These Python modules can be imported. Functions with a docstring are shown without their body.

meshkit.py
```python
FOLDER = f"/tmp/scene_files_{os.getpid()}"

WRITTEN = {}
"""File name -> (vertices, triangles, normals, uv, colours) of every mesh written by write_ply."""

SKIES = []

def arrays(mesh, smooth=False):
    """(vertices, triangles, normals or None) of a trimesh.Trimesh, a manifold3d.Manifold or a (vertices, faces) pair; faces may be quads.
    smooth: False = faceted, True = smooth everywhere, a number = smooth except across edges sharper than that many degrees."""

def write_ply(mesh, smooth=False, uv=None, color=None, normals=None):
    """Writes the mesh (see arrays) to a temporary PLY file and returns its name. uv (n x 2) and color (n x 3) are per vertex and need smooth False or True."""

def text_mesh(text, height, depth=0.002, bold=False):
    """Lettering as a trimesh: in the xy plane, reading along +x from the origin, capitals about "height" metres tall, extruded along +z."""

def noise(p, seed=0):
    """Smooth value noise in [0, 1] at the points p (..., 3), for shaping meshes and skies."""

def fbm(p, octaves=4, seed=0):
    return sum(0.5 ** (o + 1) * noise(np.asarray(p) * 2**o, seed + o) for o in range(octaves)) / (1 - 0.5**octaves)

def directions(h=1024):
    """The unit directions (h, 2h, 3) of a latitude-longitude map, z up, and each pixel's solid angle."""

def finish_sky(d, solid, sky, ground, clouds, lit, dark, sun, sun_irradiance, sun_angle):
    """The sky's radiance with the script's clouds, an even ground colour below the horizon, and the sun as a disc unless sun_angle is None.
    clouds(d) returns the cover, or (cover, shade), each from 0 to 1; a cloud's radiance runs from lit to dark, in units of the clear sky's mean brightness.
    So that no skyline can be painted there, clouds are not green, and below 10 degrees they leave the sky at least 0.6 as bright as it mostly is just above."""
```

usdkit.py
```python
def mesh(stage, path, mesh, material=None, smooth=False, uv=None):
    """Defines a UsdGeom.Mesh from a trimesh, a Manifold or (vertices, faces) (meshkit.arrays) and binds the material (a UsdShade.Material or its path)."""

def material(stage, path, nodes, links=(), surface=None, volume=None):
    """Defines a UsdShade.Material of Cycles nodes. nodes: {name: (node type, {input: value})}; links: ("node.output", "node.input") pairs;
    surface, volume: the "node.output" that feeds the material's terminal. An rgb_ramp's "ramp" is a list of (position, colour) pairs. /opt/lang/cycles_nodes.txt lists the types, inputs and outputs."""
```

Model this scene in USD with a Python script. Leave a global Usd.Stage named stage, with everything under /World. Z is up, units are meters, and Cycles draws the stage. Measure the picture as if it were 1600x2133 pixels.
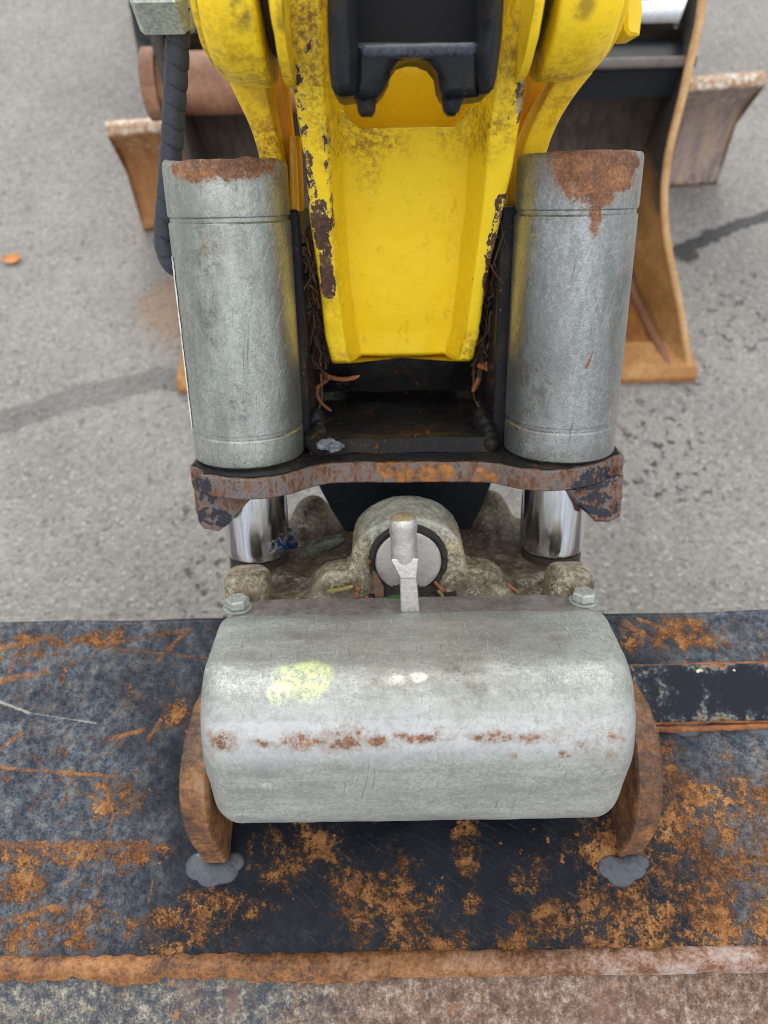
import math, random
import numpy as np, trimesh, manifold3d, usdkit, meshkit
from shapely.geometry import Polygon
from pxr import Usd, UsdGeom, UsdLux, UsdShade, Gf, Sdf, Vt
stage = Usd.Stage.CreateInMemory()
UsdGeom.SetStageUpAxis(stage, UsdGeom.Tokens.z); UsdGeom.SetStageMetersPerUnit(stage, 1.0)
UsdGeom.Xform.Define(stage, '/World'); UsdGeom.Scope.Define(stage, '/World/Looks')
rng = np.random.default_rng(7); random.seed(7)
# ------------------------------------------------------------------ camera, light
PITCH, ROLL, FOC = math.radians(62), math.radians(1.0), 1600.0
EYE = np.array([0, 0, 1.0])
X = np.array([1.0, 0, 0])
FWD = np.array([0, math.cos(PITCH), -math.sin(PITCH)]); UP0 = np.array([0, math.sin(PITCH), math.cos(PITCH)])
RIGHT = math.cos(ROLL) * X - math.sin(ROLL) * UP0; UP = math.sin(ROLL) * X + math.cos(ROLL) * UP0
cam = UsdGeom.Camera.Define(stage, '/World/camera')
M4 = np.eye(4); M4[0, :3], M4[1, :3], M4[2, :3], M4[3, :3] = RIGHT, UP, -FWD, EYE
cam.AddTransformOp().Set(Gf.Matrix4d(*M4.ravel().tolist()))
cam.CreateFocalLengthAttr(24.0); cam.CreateHorizontalApertureAttr(24.0); cam.CreateVerticalApertureAttr(32.0)
cam.CreateFStopAttr(4.8); cam.CreateFocusDistanceAttr(0.53); cam.CreateClippingRangeAttr(Gf.Vec2f(0.01, 500))
cam.CreateExposureAttr(0.74)
SUN = np.array([-0.06, 0.78, 0.62]); SUN /= np.linalg.norm(SUN)
sun = UsdLux.DistantLight.Define(stage, '/World/sun')
sun.CreateIntensityAttr(0.40); sun.CreateAngleAttr(45.0); sun.CreateColorAttr(Gf.Vec3f(1.0, 0.97, 0.92)); sun.CreateNormalizeAttr(True)
def frame(z):
    z = z / np.linalg.norm(z); a = np.cross([0, 1.0, 0.01], z); a /= np.linalg.norm(a); return a, np.cross(z, a), z
fa, fb, fz = frame(SUN); R4 = np.eye(4); R4[0, :3], R4[1, :3], R4[2, :3] = fa, fb, fz
sun.AddTransformOp().Set(Gf.Matrix4d(*R4.ravel().tolist()))
sky = UsdLux.DomeLight.Define(stage, '/World/sky'); sky.CreateIntensityAttr(1.0)
usdkit.material(stage, '/World/Looks/sky_look', {
    'tc': ('texture_coordinate', {}),
    'sky': ('sky_texture', {'sky_type': 'single_scattering', 'sun_disc': False, 'sun_elevation': math.asin(SUN[2]), 'sun_rotation': math.atan2(SUN[0], SUN[1])}),
    'n': ('noise_texture', {'scale': 1.7, 'detail': 5.0, 'roughness': 0.6}),
    'sz': ('separate_xyz', {}), 'hz': ('math', {'math_type': 'multiply_add', 'value2': 0.18, 'value3': -0.08}), 'hs': ('math', {'math_type': 'add'}),
    'cl': ('rgb_ramp', {'ramp': [(0.0, (3.6, 3.7, 3.9)), (0.30, (5.0, 5.1, 5.3)), (0.60, (9.5, 9.5, 9.6)), (1.0, (14.5, 14.5, 14.3))]}),
    'm': ('mix_color', {'fac': 0.86, 'use_clamp': False}),
    'bg': ('background_shader', {'strength': 0.088})},
    [('tc.generated', 'n.vector'), ('tc.generated', 'sz.vector'), ('n.fac', 'hz.value1'), ('hz.value', 'hs.value1'), ('sz.z', 'hs.value2'), ('hs.value', 'cl.fac'), ('sky.color', 'm.a'), ('cl.color', 'm.b'), ('m.result', 'bg.color')], surface='bg.background')
UsdShade.MaterialBindingAPI.Apply(sky.GetPrim()).Bind(UsdShade.Material.Get(stage, '/World/Looks/sky_look'))
sky.GetPrim().SetCustomDataByKey('kind', 'structure')

# ------------------------------------------------------------------ finding points: a line of sight met with a plane of the tool, or with a level
BETA = math.radians(22.6); ALPHA = PITCH - BETA
N = np.array([0, math.cos(ALPHA), -math.sin(ALPHA)]); U = np.array([0, math.sin(ALPHA), math.cos(ALPHA)])
TOOL = np.stack([X, N, U])            # rows: tool axes (x, away from viewer, along the cylinders)
def ray(px, py): return FWD + (px - 800) / FOC * RIGHT - (py - 1066.5) / FOC * UP
def Pn(px, py, n): d = ray(px, py); return EYE + d * (n / (d @ N))
def Pu(px, py, u): d = ray(px, py); return EYE + d * (u / (d @ U))
def Ph(px, py, h): d = ray(px, py); return EYE + d * ((h - EYE[2]) / d[2])
def Px(px, py, x): d = ray(px, py); return EYE + d * (x / d[0])
def tl(p): return TOOL @ (np.asarray(p, float) - EYE)          # world -> tool (x, n, u)
def wd(x, n, u): return EYE + x * X + n * N + u * U            # tool -> world
def W(a): a = np.asarray(a, float); return EYE + a @ TOOL        # rows of tool coords -> world

# ------------------------------------------------------------------ scene helpers
used = {}
def numbered(parent, name):
    k = (parent, name); used[k] = used.get(k, -1) + 1
    return name if used[k] == 0 else f'{name}_{used[k]:03d}'
class Thing:
    def __init__(s, name, label, cat, base, rot=None, group=None, kind=None):
        s.path = '/World/' + numbered('/World', name); s.base = np.asarray(base, float); s.rot = np.eye(3) if rot is None else rot
        x = UsdGeom.Xform.Define(stage, s.path); m = np.eye(4); m[:3, :3] = s.rot; m[3, :3] = s.base
        x.AddTransformOp().Set(Gf.Matrix4d(*m.ravel().tolist()))
        p = x.GetPrim()
        for k, v in (('label', label), ('category', cat), ('group', group), ('kind', kind)):
            if v: p.SetCustomDataByKey(k, v)
    def loc(s, w): return (np.asarray(w, float) - s.base) @ s.rot.T
    def part(s, name, mesh, mat, smooth=35, parent=None, label=None):
        v, f = vf(mesh); base = parent or s.path
        path = base + '/' + numbered(base, name)
        t = trimesh.Trimesh(s.loc(v), f, process=False)
        m = usdkit.mesh(stage, path, t, mat, smooth=smooth)
        if label: m.GetPrim().SetCustomDataByKey('label', label)
        return path
def vf(mesh):
    if hasattr(mesh, 'to_mesh'):
        m = mesh.to_mesh(); return np.array(m.vert_properties[:, :3], float), np.array(m.tri_verts, int)
    if isinstance(mesh, (tuple, list)):
        v, f = np.asarray(mesh[0], float), np.asarray(mesh[1], int)
        if f.shape[1] == 4: f = np.vstack([f[:, [0, 1, 2]], f[:, [0, 2, 3]]])
        return v, f
    return np.array(mesh.vertices), np.array(mesh.faces)
def join(*ms):
    vs, fs, o = [], [], 0
    for m in ms:
        v, f = vf(m); vs.append(v); fs.append(f + o); o += len(v)
    return np.vstack(vs), np.vstack(fs)
def outward(v, f):
    t = trimesh.Trimesh(v, f, process=False)
    if t.volume < 0: f = f[:, ::-1]
    return v, f
def toolmesh(m): v, f = vf(m); return outward(W(v), f)
def grid(P, closed_u=False, caps=False):
    """P (rows, cols, 3) -> mesh; closed_u closes along columns; caps: fan both row ends"""
    r, c, _ = P.shape; v = P.reshape(-1, 3); q = []
    for i in range(r - 1):
        j = np.arange(c if closed_u else c - 1); k = (j + 1) % c
        q.append(np.stack([i * c + j, i * c + k, (i + 1) * c + k, (i + 1) * c + j], 1))
    q = np.vstack(q); f = np.vstack([q[:, [0, 1, 2]], q[:, [0, 2, 3]]])
    if caps:
        v = np.vstack([v, P[0].mean(0), P[-1].mean(0)]); a, b = len(v) - 2, len(v) - 1; j = np.arange(c); k = (j + 1) % c
        f = np.vstack([f, np.stack([np.full(c, a), k, j], 1), np.stack([np.full(c, b), (r - 1) * c + j, (r - 1) * c + k], 1)])
        return outward(v, f)
    return v, f
def lathe(prof, origin, axis, seg=96):
    """prof: (radius, along axis) pairs"""
    axis = np.asarray(axis, float) / np.linalg.norm(axis); a = np.cross(axis, [0.3, 0.9, 0.2]); a /= np.linalg.norm(a); b = np.cross(axis, a)
    t = np.linspace(0, 2 * math.pi, seg, endpoint=False)
    P = np.array([[np.asarray(origin) + axis * z + r * (a * math.cos(k) + b * math.sin(k)) for k in t] for r, z in prof])
    return grid(P, True, True)
def tube(pts, rad, seg=14):
    pts = np.asarray(pts, float); n = len(pts); rad = np.broadcast_to(rad, n)
    tg = np.gradient(pts, axis=0); tg /= np.linalg.norm(tg, axis=1, keepdims=True)
    a = np.cross(tg[0], [0.31, 0.77, 0.55]); a /= np.linalg.norm(a); P = []
    t = np.linspace(0, 2 * math.pi, seg, endpoint=False)
    for i in range(n):
        a = a - tg[i] * (a @ tg[i]); a /= np.linalg.norm(a); b = np.cross(tg[i], a)
        P.append(pts[i] + rad[i] * (np.cos(t)[:, None] * a + np.sin(t)[:, None] * b))
    return grid(np.array(P), True, True)
def spline(pts, n):
    from scipy.interpolate import CubicSpline, PchipInterpolator
    pts = np.asarray(pts, float); s = np.r_[0, np.cumsum(np.linalg.norm(np.diff(pts, axis=0), axis=1))]
    return CubicSpline(s, pts)(np.linspace(0, s[-1], n))
def resample(poly, step):
    poly = np.asarray(poly, float); out = []
    for a, b in zip(poly, np.roll(poly, -1, 0)):
        k = max(1, int(round(np.linalg.norm(b - a) / step)))
        out += [a + (b - a) * i / k for i in range(k)]
    return np.array(out)
def slab(poly, z0, z1, bev=0.0015, step=None, rough=0.0):
    """polygon (k,2) extruded from z0 to z1 with chamfered rims -> (v,f) in (a,b,z)"""
    poly = np.asarray(poly, float)
    if Polygon(poly).exterior.is_ccw is False: poly = poly[::-1]
    if step: poly = resample(poly, step)
    if rough: poly = poly + (meshkit.noise(np.c_[poly * 300, np.zeros(len(poly))], 3)[:, None] - 0.5) * rough
    d = np.roll(poly, -1, 0) - np.roll(poly, 1, 0); nrm = np.c_[d[:, 1], -d[:, 0]]; nrm /= np.linalg.norm(nrm, axis=1, keepdims=True)
    ins = poly - nrm * bev; k = len(poly)
    loops = [np.c_[ins, np.full(k, z0)], np.c_[poly, np.full(k, z0 + bev)], np.c_[poly, np.full(k, z1 - bev)], np.c_[ins, np.full(k, z1)]]
    v, f = grid(np.array(loops), True)
    cv, cf = trimesh.creation.triangulate_polygon(Polygon(ins), engine='earcut')
    idx = [int(np.argmin(((ins - c) ** 2).sum(1))) for c in cv]; cf = np.array(idx)[cf]
    return outward(v, np.vstack([f, cf[:, ::-1], cf + 3 * k]))
def slab_n(pxs, n, depth, **k):
    """pixel outline met with the tool plane n, given a real thickness away from the viewer"""
    t = np.array([tl(Pn(x, y, n)) for x, y in pxs])
    v, f = slab(t[:, [0, 2]], n, n + depth, **k); return toolmesh((v[:, [0, 2, 1]], f))
def rbox(x0, x1, n0, n1, u0, u1, r=0.003, seg=8):
    """rounded box in tool coordinates"""
    s = manifold3d.Manifold.sphere(r, seg * 2)
    return manifold3d.Manifold.batch_hull([s.translate((x, y, z)) for x in (x0 + r, x1 - r) for y in (n0 + r, n1 - r) for z in (u0 + r, u1 - r)])
def tbox(*a, **k): return toolmesh(rbox(*a, **k))
def wbox(a, b, r=0.004): return outward(*vf(rbox(a[0], b[0], a[1], b[1], a[2], b[2], r)))
def fbm(v, s, o=4, seed=0): return meshkit.fbm(np.asarray(v) * s, o, seed) - 0.5
def rough(mesh, amp, scale, seed=0, o=3):
    v, f = vf(mesh); t = trimesh.Trimesh(v, f, process=False)
    return v + t.vertex_normals * (fbm(v, scale, o, seed) * amp)[:, None], f

# ------------------------------------------------------------------ materials
def lin(*c):
    c = np.array(c, float) / 255; return tuple(np.where(c < 0.04045, c / 12.92, ((c + 0.055) / 1.055) ** 2.4))
class G:
    def __init__(s, thing=None): s.n, s.l, s.k, s.thing = {}, [], 0, thing
    def add(s, kind, out, **kw):
        s.k += 1; name = f'n{s.k}'; c = {}
        for k, v in kw.items():
            if isinstance(v, str) and v.startswith('@'): s.l.append((v[1:], f'{name}.{k}'))
            else: c[k] = v
        s.n[name] = (kind, c); return f'@{name}.{out}'
    @property
    def P(s):
        if not hasattr(s, '_p'): s._p = s.add('texture_coordinate', 'object')
        return s._p
    def vscale(s, sc, vec=None): return s.add('vector_math', 'vector', math_type='multiply', vector1=vec or s.P, vector2=sc)
    def noise(s, scale, detail=4.0, rough=0.6, vec=None, dist=0.0, out='fac'): return s.add('noise_texture', out, vector=vec or s.P, scale=float(scale), detail=float(detail), roughness=rough, distortion=float(dist))
    def voro(s, scale, feature='f1', vec=None, out='distance', rnd=1.0): return s.add('voronoi_texture', out, vector=vec or s.P, scale=float(scale), feature=feature, randomness=rnd)
    def mr(s, v, a, b, c=0.0, d=1.0): return s.add('map_range', 'result', range_type='smoothstep', value=v, from_min=float(a), from_max=float(b), to_min=float(c), to_max=float(d), clamp=True)
    def lr(s, v, a, b, c=0.0, d=1.0): return s.add('map_range', 'result', range_type='linear', value=v, from_min=float(a), from_max=float(b), to_min=float(c), to_max=float(d), clamp=True)
    def m(s, op, a, b=0.5, c=0.0): return s.add('math', 'value', math_type=op, value1=a, value2=b, value3=c)
    def mix(s, fac, a, b, mode='mix'): return s.add('mix_color', 'result', blend_type=mode, fac=fac, a=a, b=b)
    def ramp(s, v, stops): return s.add('rgb_ramp', 'color', fac=v, ramp=stops)
    def xyz(s, vec=None):
        n = s.add('separate_xyz', 'x', vector=vec or s.P)[:-2]; return n + '.x', n + '.y', n + '.z'
    def spot(s, w, r, scale=(1, 1, 1), soft=0.6, wob=0.5, wobs=None):
        """1 inside radius r of the point w (scaled along the thing's own axes), wobbled by noise"""
        d = s.add('vector_math', 'vector', math_type='subtract', vector1=s.P, vector2=tuple(s.thing.loc(w)))
        d = s.vscale(scale, d); L = s.add('vector_math', 'value', math_type='length', vector1=d)
        if wob:
            nz = s.noise(wobs or 0.9 / r, 4, 0.65); L = s.m('multiply_add', nz, wob * 2 * r, s.m('subtract', L, wob * r))
        return s.mr(L, r * (1 - soft / 2), r * (1 + soft / 2), 1, 0)
    def seg(s, a, b, w, wob=0.3, soft=.5):
        """1 near the segment a-b (a scratch)"""
        a, b = s.thing.loc(a), s.thing.loc(b); ba = b - a
        pa = s.add('vector_math', 'vector', math_type='subtract', vector1=s.P, vector2=tuple(a))
        h = s.add('vector_math', 'value', math_type='dot_product', vector1=pa, vector2=tuple(ba / (ba @ ba)))
        h = s.add('clamp', 'result', value=h, min=0.0, max=1.0)
        q = s.add('vector_math', 'vector', math_type='scale', vector1=tuple(ba), scale=h)
        L = s.add('vector_math', 'value', math_type='distance', vector1=pa, vector2=q)
        if wob: L = s.m('multiply_add', s.noise(0.5 / w, 3), wob * 4 * w, s.m('subtract', L, wob * 2 * w))
        return s.mr(L, w * (1 - soft), w, 1, 0)
    def mx(s, *a):
        r = a[0]
        for b in a[1:]: r = s.m('maximum', r, b)
        return r
    def hair(s, rot, across, lo=.66, hi=.70, dist=.25):
        """thin scratches: noise drawn out along one direction, rotated first"""
        v = s.add('mapping', 'vector', mapping_type='texture', vector=s.P, rotation=rot, scale=tuple(1 / np.array(across)))
        return s.mr(s.noise(1, 2, .5, vec=v, dist=dist), lo, hi)
    def bump(s, h, dist, strength=1.0, normal=None):
        kw = dict(height=h, distance=float(dist), strength=float(strength))
        if normal: kw['normal'] = normal
        return s.add('bump', 'normal', **kw)
    def done(s, name, **kw):
        b = s.add('principled_bsdf', 'BSDF', **kw)
        return usdkit.material(stage, '/World/Looks/' + name, s.n, s.l, surface=b[1:])

RUST = [(0.25, (0.035, 0.013, 0.007)), (0.42, (0.11, 0.038, 0.014)), (0.54, (0.24, 0.085, 0.026)), (0.66, (0.36, 0.15, 0.048)), (0.85, (0.40, 0.23, 0.11))]
def rustcol(g, s=120): return g.ramp(g.noise(s, 6, 0.7), RUST)

def galv(name, T, rust=(), dark=(), pale=(), lo=(0.27, 0.295, 0.30), hi=(0.50, 0.535, 0.525), stretch=(1, 1, 0.25), metal=0.55, extra=None, rough=(0.30, 0.50), spang=1.0, rline=()):
    g = G(T)
    big = g.noise(17, 6, 0.7); fine = g.noise(330, 4, 0.75); micro = g.noise(1000, 3, 0.7); st = g.noise(80, 6, 0.72, vec=g.vscale(stretch))
    v = g.m('multiply_add', micro, 0.22, g.m('multiply_add', fine, 0.28, g.m('multiply_add', st, 0.30, g.m('multiply', big, 0.20))))
    lo_, hi_ = np.array(lo), np.array(hi)
    col = g.ramp(v, [(0.40, tuple(lo_ * (1 - .28 * spang))), (0.47, tuple(lo_)), (0.53, tuple((lo_ + hi_) / 2)), (0.61, tuple(hi_))])
    col = g.mix(g.m('multiply', g.mr(g.noise(13, 5), 0.46, 0.62), .7 * spang * spang), col, g.mix(g.mr(fine, .42, .58), tuple(lo_ * (1.0, 1.04, .95)), tuple(hi_ * (.97, 1.0, .93))))
    # patina: dark pores gathered in clouds
    cl = g.mr(g.noise(30, 5, .65), .44, .66); pore = g.mr(g.noise(620, 4, .75), .53, .64); col = g.mix(g.m('multiply', g.m('multiply', pore, cl), .75 * spang), col, tuple(lo_ * .33))
    pat = g.mr(g.noise(46, 7, .75), .56, .67); col = g.mix(g.m('multiply', pat, .34 * spang), col, tuple(lo_ * (.52, .50, .42)))
    sc = g.mx(g.hair((0.1, .35, .05), (1100, 60, 38)), g.hair((0.1, -.55, .05), (1300, 60, 45), .67, .71), g.hair((.05, 1.15, .1), (1200, 60, 55), .67, .71))
    sc = g.m('multiply', sc, g.mr(g.noise(16, 4), .40, .60, .15, .85)); col = g.mix(g.m('multiply', sc, .55), col, tuple(np.minimum(hi_ * 1.45, .8)))
    ds = g.hair((.1, .12, .05), (900, 60, 30), .68, .72); col = g.mix(g.m('multiply', ds, .55), col, tuple(lo_ * .35))
    masks = []
    for w, r, sc_ in dark: masks.append(g.m('multiply', g.spot(w, r, sc_, 1.6, 0.7), g.mr(g.m('multiply_add', fine, .5, g.m('multiply', g.noise(90, 6, 0.75), .5)), 0.43, 0.62, 0, .85)))
    if masks: col = g.mix(g.mx(*masks), col, (0.115, 0.098, 0.072))
    for w, r, sc_, c in pale: col = g.mix(g.m('multiply', g.spot(w, r, sc_, 0.5, 0.6), g.mr(g.m('multiply_add', fine, .5, g.m('multiply', g.noise(70, 5, 0.75), .5)), 0.40, 0.56, 0.10, 0.90)), col, c)
    if extra: col = extra(g, col)
    met, rgh = metal, g.lr(v, 0.40, 0.60, rough[1], rough[0])
    if rust or rline:
        rm = []
        nz = g.m('multiply_add', g.noise(420, 4, .75), .35, g.m('multiply', g.noise(120, 6, 0.75), .65))
        for w, r, sc_, dens in rust: rm.append(g.m('multiply', g.spot(w, r, sc_, 1.1, 0.7), dens))
        for a_, b_, w, dens in rline: rm.append(g.m('multiply', g.seg(a_, b_, w * .9, .40, .9), dens + .07))
        k = g.m('add', g.mx(*rm), nz)
        hal = g.m('multiply', g.mr(k, .70, .92), .6); cor = g.mr(k, .86, .95)
        col = g.mix(hal, col, (0.20, 0.125, 0.085)); col = g.mix(g.m('multiply', cor, .92), col, g.ramp(g.m('multiply_add', g.noise(500, 4, .7), .5, g.m('multiply', g.noise(70, 5), .5)), [(.36, (.05, .020, .012)), (.46, (.13, .050, .022)), (.55, (.24, .095, .035)), (.66, (.42, .20, .08))]))
        met = g.m('multiply', g.m('subtract', 1.0, g.mx(cor, hal)), metal); rgh = g.m('maximum', rgh, g.m('multiply', cor, 0.75))
    h = g.m('multiply_add', sc, -0.5, g.m('multiply_add', fine, 0.6, g.m('multiply_add', micro, .35, g.m('multiply', g.noise(45, 4), 1.4))))
    return g.done(name, base_color=col, metallic=met, roughness=rgh, normal=g.bump(h, 0.0005, 0.8))

def rusty(name, T, stops=None, scale=40, dark=0.5, bump=0.0011, gloss=0.7, paint=None, pt=0.56):
    g = G(T)
    v = g.m('multiply_add', g.noise(scale * 9, 5, 0.75), 0.40, g.m('multiply', g.noise(scale, 6, 0.7), 0.60))
    col = g.ramp(v, stops or RUST)
    rg = gloss
    if paint is not None:
        pm = g.mr(g.noise(scale * 0.8, 7, 0.68, dist=0.4), pt, pt + 0.025); col = g.mix(pm, col, paint); rg = g.lr(pm, 0, 1, gloss, 0.32)
        v = g.m('multiply_add', pm, 0.6, v)
    return g.done(name, base_color=col, roughness=rg, normal=g.bump(v, bump, 0.8))

def yellow(name, T, chips=(), grime=(), base=(0.85, 0.60, 0.014), dirt=0.40, smear=()):
    g = G(T); fine = g.noise(300, 5, .75)
    v = g.noise(9, 4); col = g.ramp(v, [(0.3, tuple(np.array(base) * (0.95, 0.93, 0.85))), (0.7, base)])
    str_ = g.noise(60, 6, .72, vec=g.vscale((1.6, 1.6, .35)))
    dm = g.m('multiply', g.mr(g.m('multiply_add', fine, .35, g.m('multiply', str_, .65)), 0.535, 0.64), dirt)
    gm = [dm]
    for w, r, sc, k in grime: gm.append(g.m('multiply', g.m('multiply', g.spot(w, r, sc, 1.3, 0.6), g.mr(g.m('multiply_add', fine, .5, g.m('multiply', g.noise(85, 6, 0.75), .5)), 0.42, 0.60)), k))
    col = g.mix(g.mx(*gm), col, (0.16, 0.058, 0.012))
    for a, b, w, k, *c in smear: col = g.mix(g.m('multiply', g.m('multiply', g.seg(a, b, w, .3, .35 if c else .6), g.mr(g.noise(60, 6, .75), .36, .50 if c else .60)), k), col, c[0] if c else (0.055, 0.030, 0.015))
    nz = g.m('multiply_add', g.noise(420, 4, .7), .22, g.m('multiply', g.noise(115, 6, .72, vec=g.vscale((1.25, 1, .6))), .78))
    ch = [g.m('multiply', g.mr(g.noise(20, 2), .50, .62), .10)]
    for a, b, w, dens in chips: ch.append(g.m('multiply', g.seg(a, b, w, 0.25), dens))
    k = g.m('add', g.mx(*ch), nz); cm = g.mr(k, .785, .797); rim = g.mr(k, .765, .78)
    col = g.mix(g.m('multiply', rim, .8), col, (0.44, 0.36, 0.20))
    ccol = g.ramp(g.m('multiply_add', fine, .6, g.m('multiply', g.noise(60, 4), .4)), [(0.40, (0.032, 0.016, 0.011)), (0.52, (0.075, 0.034, 0.019)), (0.60, (0.17, 0.10, 0.055)), (0.72, (0.33, 0.28, 0.20))])
    col = g.mix(cm, col, ccol)
    h = g.m('multiply_add', cm, -1.4, g.m('multiply_add', fine, 0.35, g.m('multiply', g.noise(60, 4), 0.9)))
    return g.done(name, base_color=col, roughness=g.m('multiply_add', cm, 0.35, g.lr(g.noise(60, 4), 0.3, 0.7, 0.30, 0.48)), normal=g.bump(h, 0.0007, 0.7))

def plain(name, color, rough=0.5, metal=0.0, scale=80, var=0.35, bump=0.0004, T=None, coat=0.0, spec=0.35):
    g = G(T); v = g.m('multiply_add', g.noise(scale * 4, 4), 0.4, g.m('multiply', g.noise(scale, 5, 0.65), 0.6))
    c = np.array(color)
    col = g.ramp(v, [(0.32, tuple(c * (1 - var))), (0.68, tuple(np.minimum(c * (1 + var), 0.95)))])
    return g.done(name, base_color=col, roughness=g.lr(v, 0.3, 0.7, max(rough - 0.1, 0.03), rough + 0.1), metallic=metal, normal=g.bump(v, bump, 0.7), coat_weight=coat, specular_ior_level=spec)

def black_metal(name, T, spots=0.66, oil=0.15, rustw=(), col0=(0.006, 0.006, 0.007)):
    """worn black paint, oily, with small rust and dust specks"""
    g = G(T)
    film = g.noise(26, 6, 0.65); col = g.ramp(film, [(0.3, col0), (0.52, tuple(np.array(col0) * 1.4)), (0.74, (0.028, 0.021, 0.013))])
    sp = g.mr(g.m('multiply_add', g.noise(30, 3), 0.35, g.m('multiply', g.noise(210, 5, 0.7), 0.75)), spots - 0.02, spots)
    dust = g.mr(g.voro(420), 0.10, 0.05); col = g.mix(g.m('multiply', dust, g.mr(g.noise(60, 3), 0.5, 0.62)), col, (0.20, 0.17, 0.12))
    rm = [sp]
    for w, r, sc, dens in rustw: rm.append(g.mr(g.m('multiply_add', g.spot(w, r, sc, 0.9, 0.5), dens, g.noise(110, 6, 0.72)), 0.86, 0.89))
    rm = g.mx(*rm); col = g.mix(rm, col, g.ramp(g.noise(160, 5, 0.7), [(0.3, (0.07, 0.025, 0.012)), (0.55, (0.19, 0.065, 0.03)), (0.75, (0.33, 0.15, 0.06))]))
    h = g.m('multiply_add', film, 1.0, g.m('multiply_add', rm, 0.25, g.m('multiply', g.noise(300, 3), 0.15)))
    return g.done(name, base_color=col, specular_ior_level=.16, roughness=g.m('multiply_add', rm, 0.5, g.lr(g.noise(33, 5), 0.35, 0.65, oil, 0.5)), normal=g.bump(h, 0.0012, 0.8))

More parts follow.
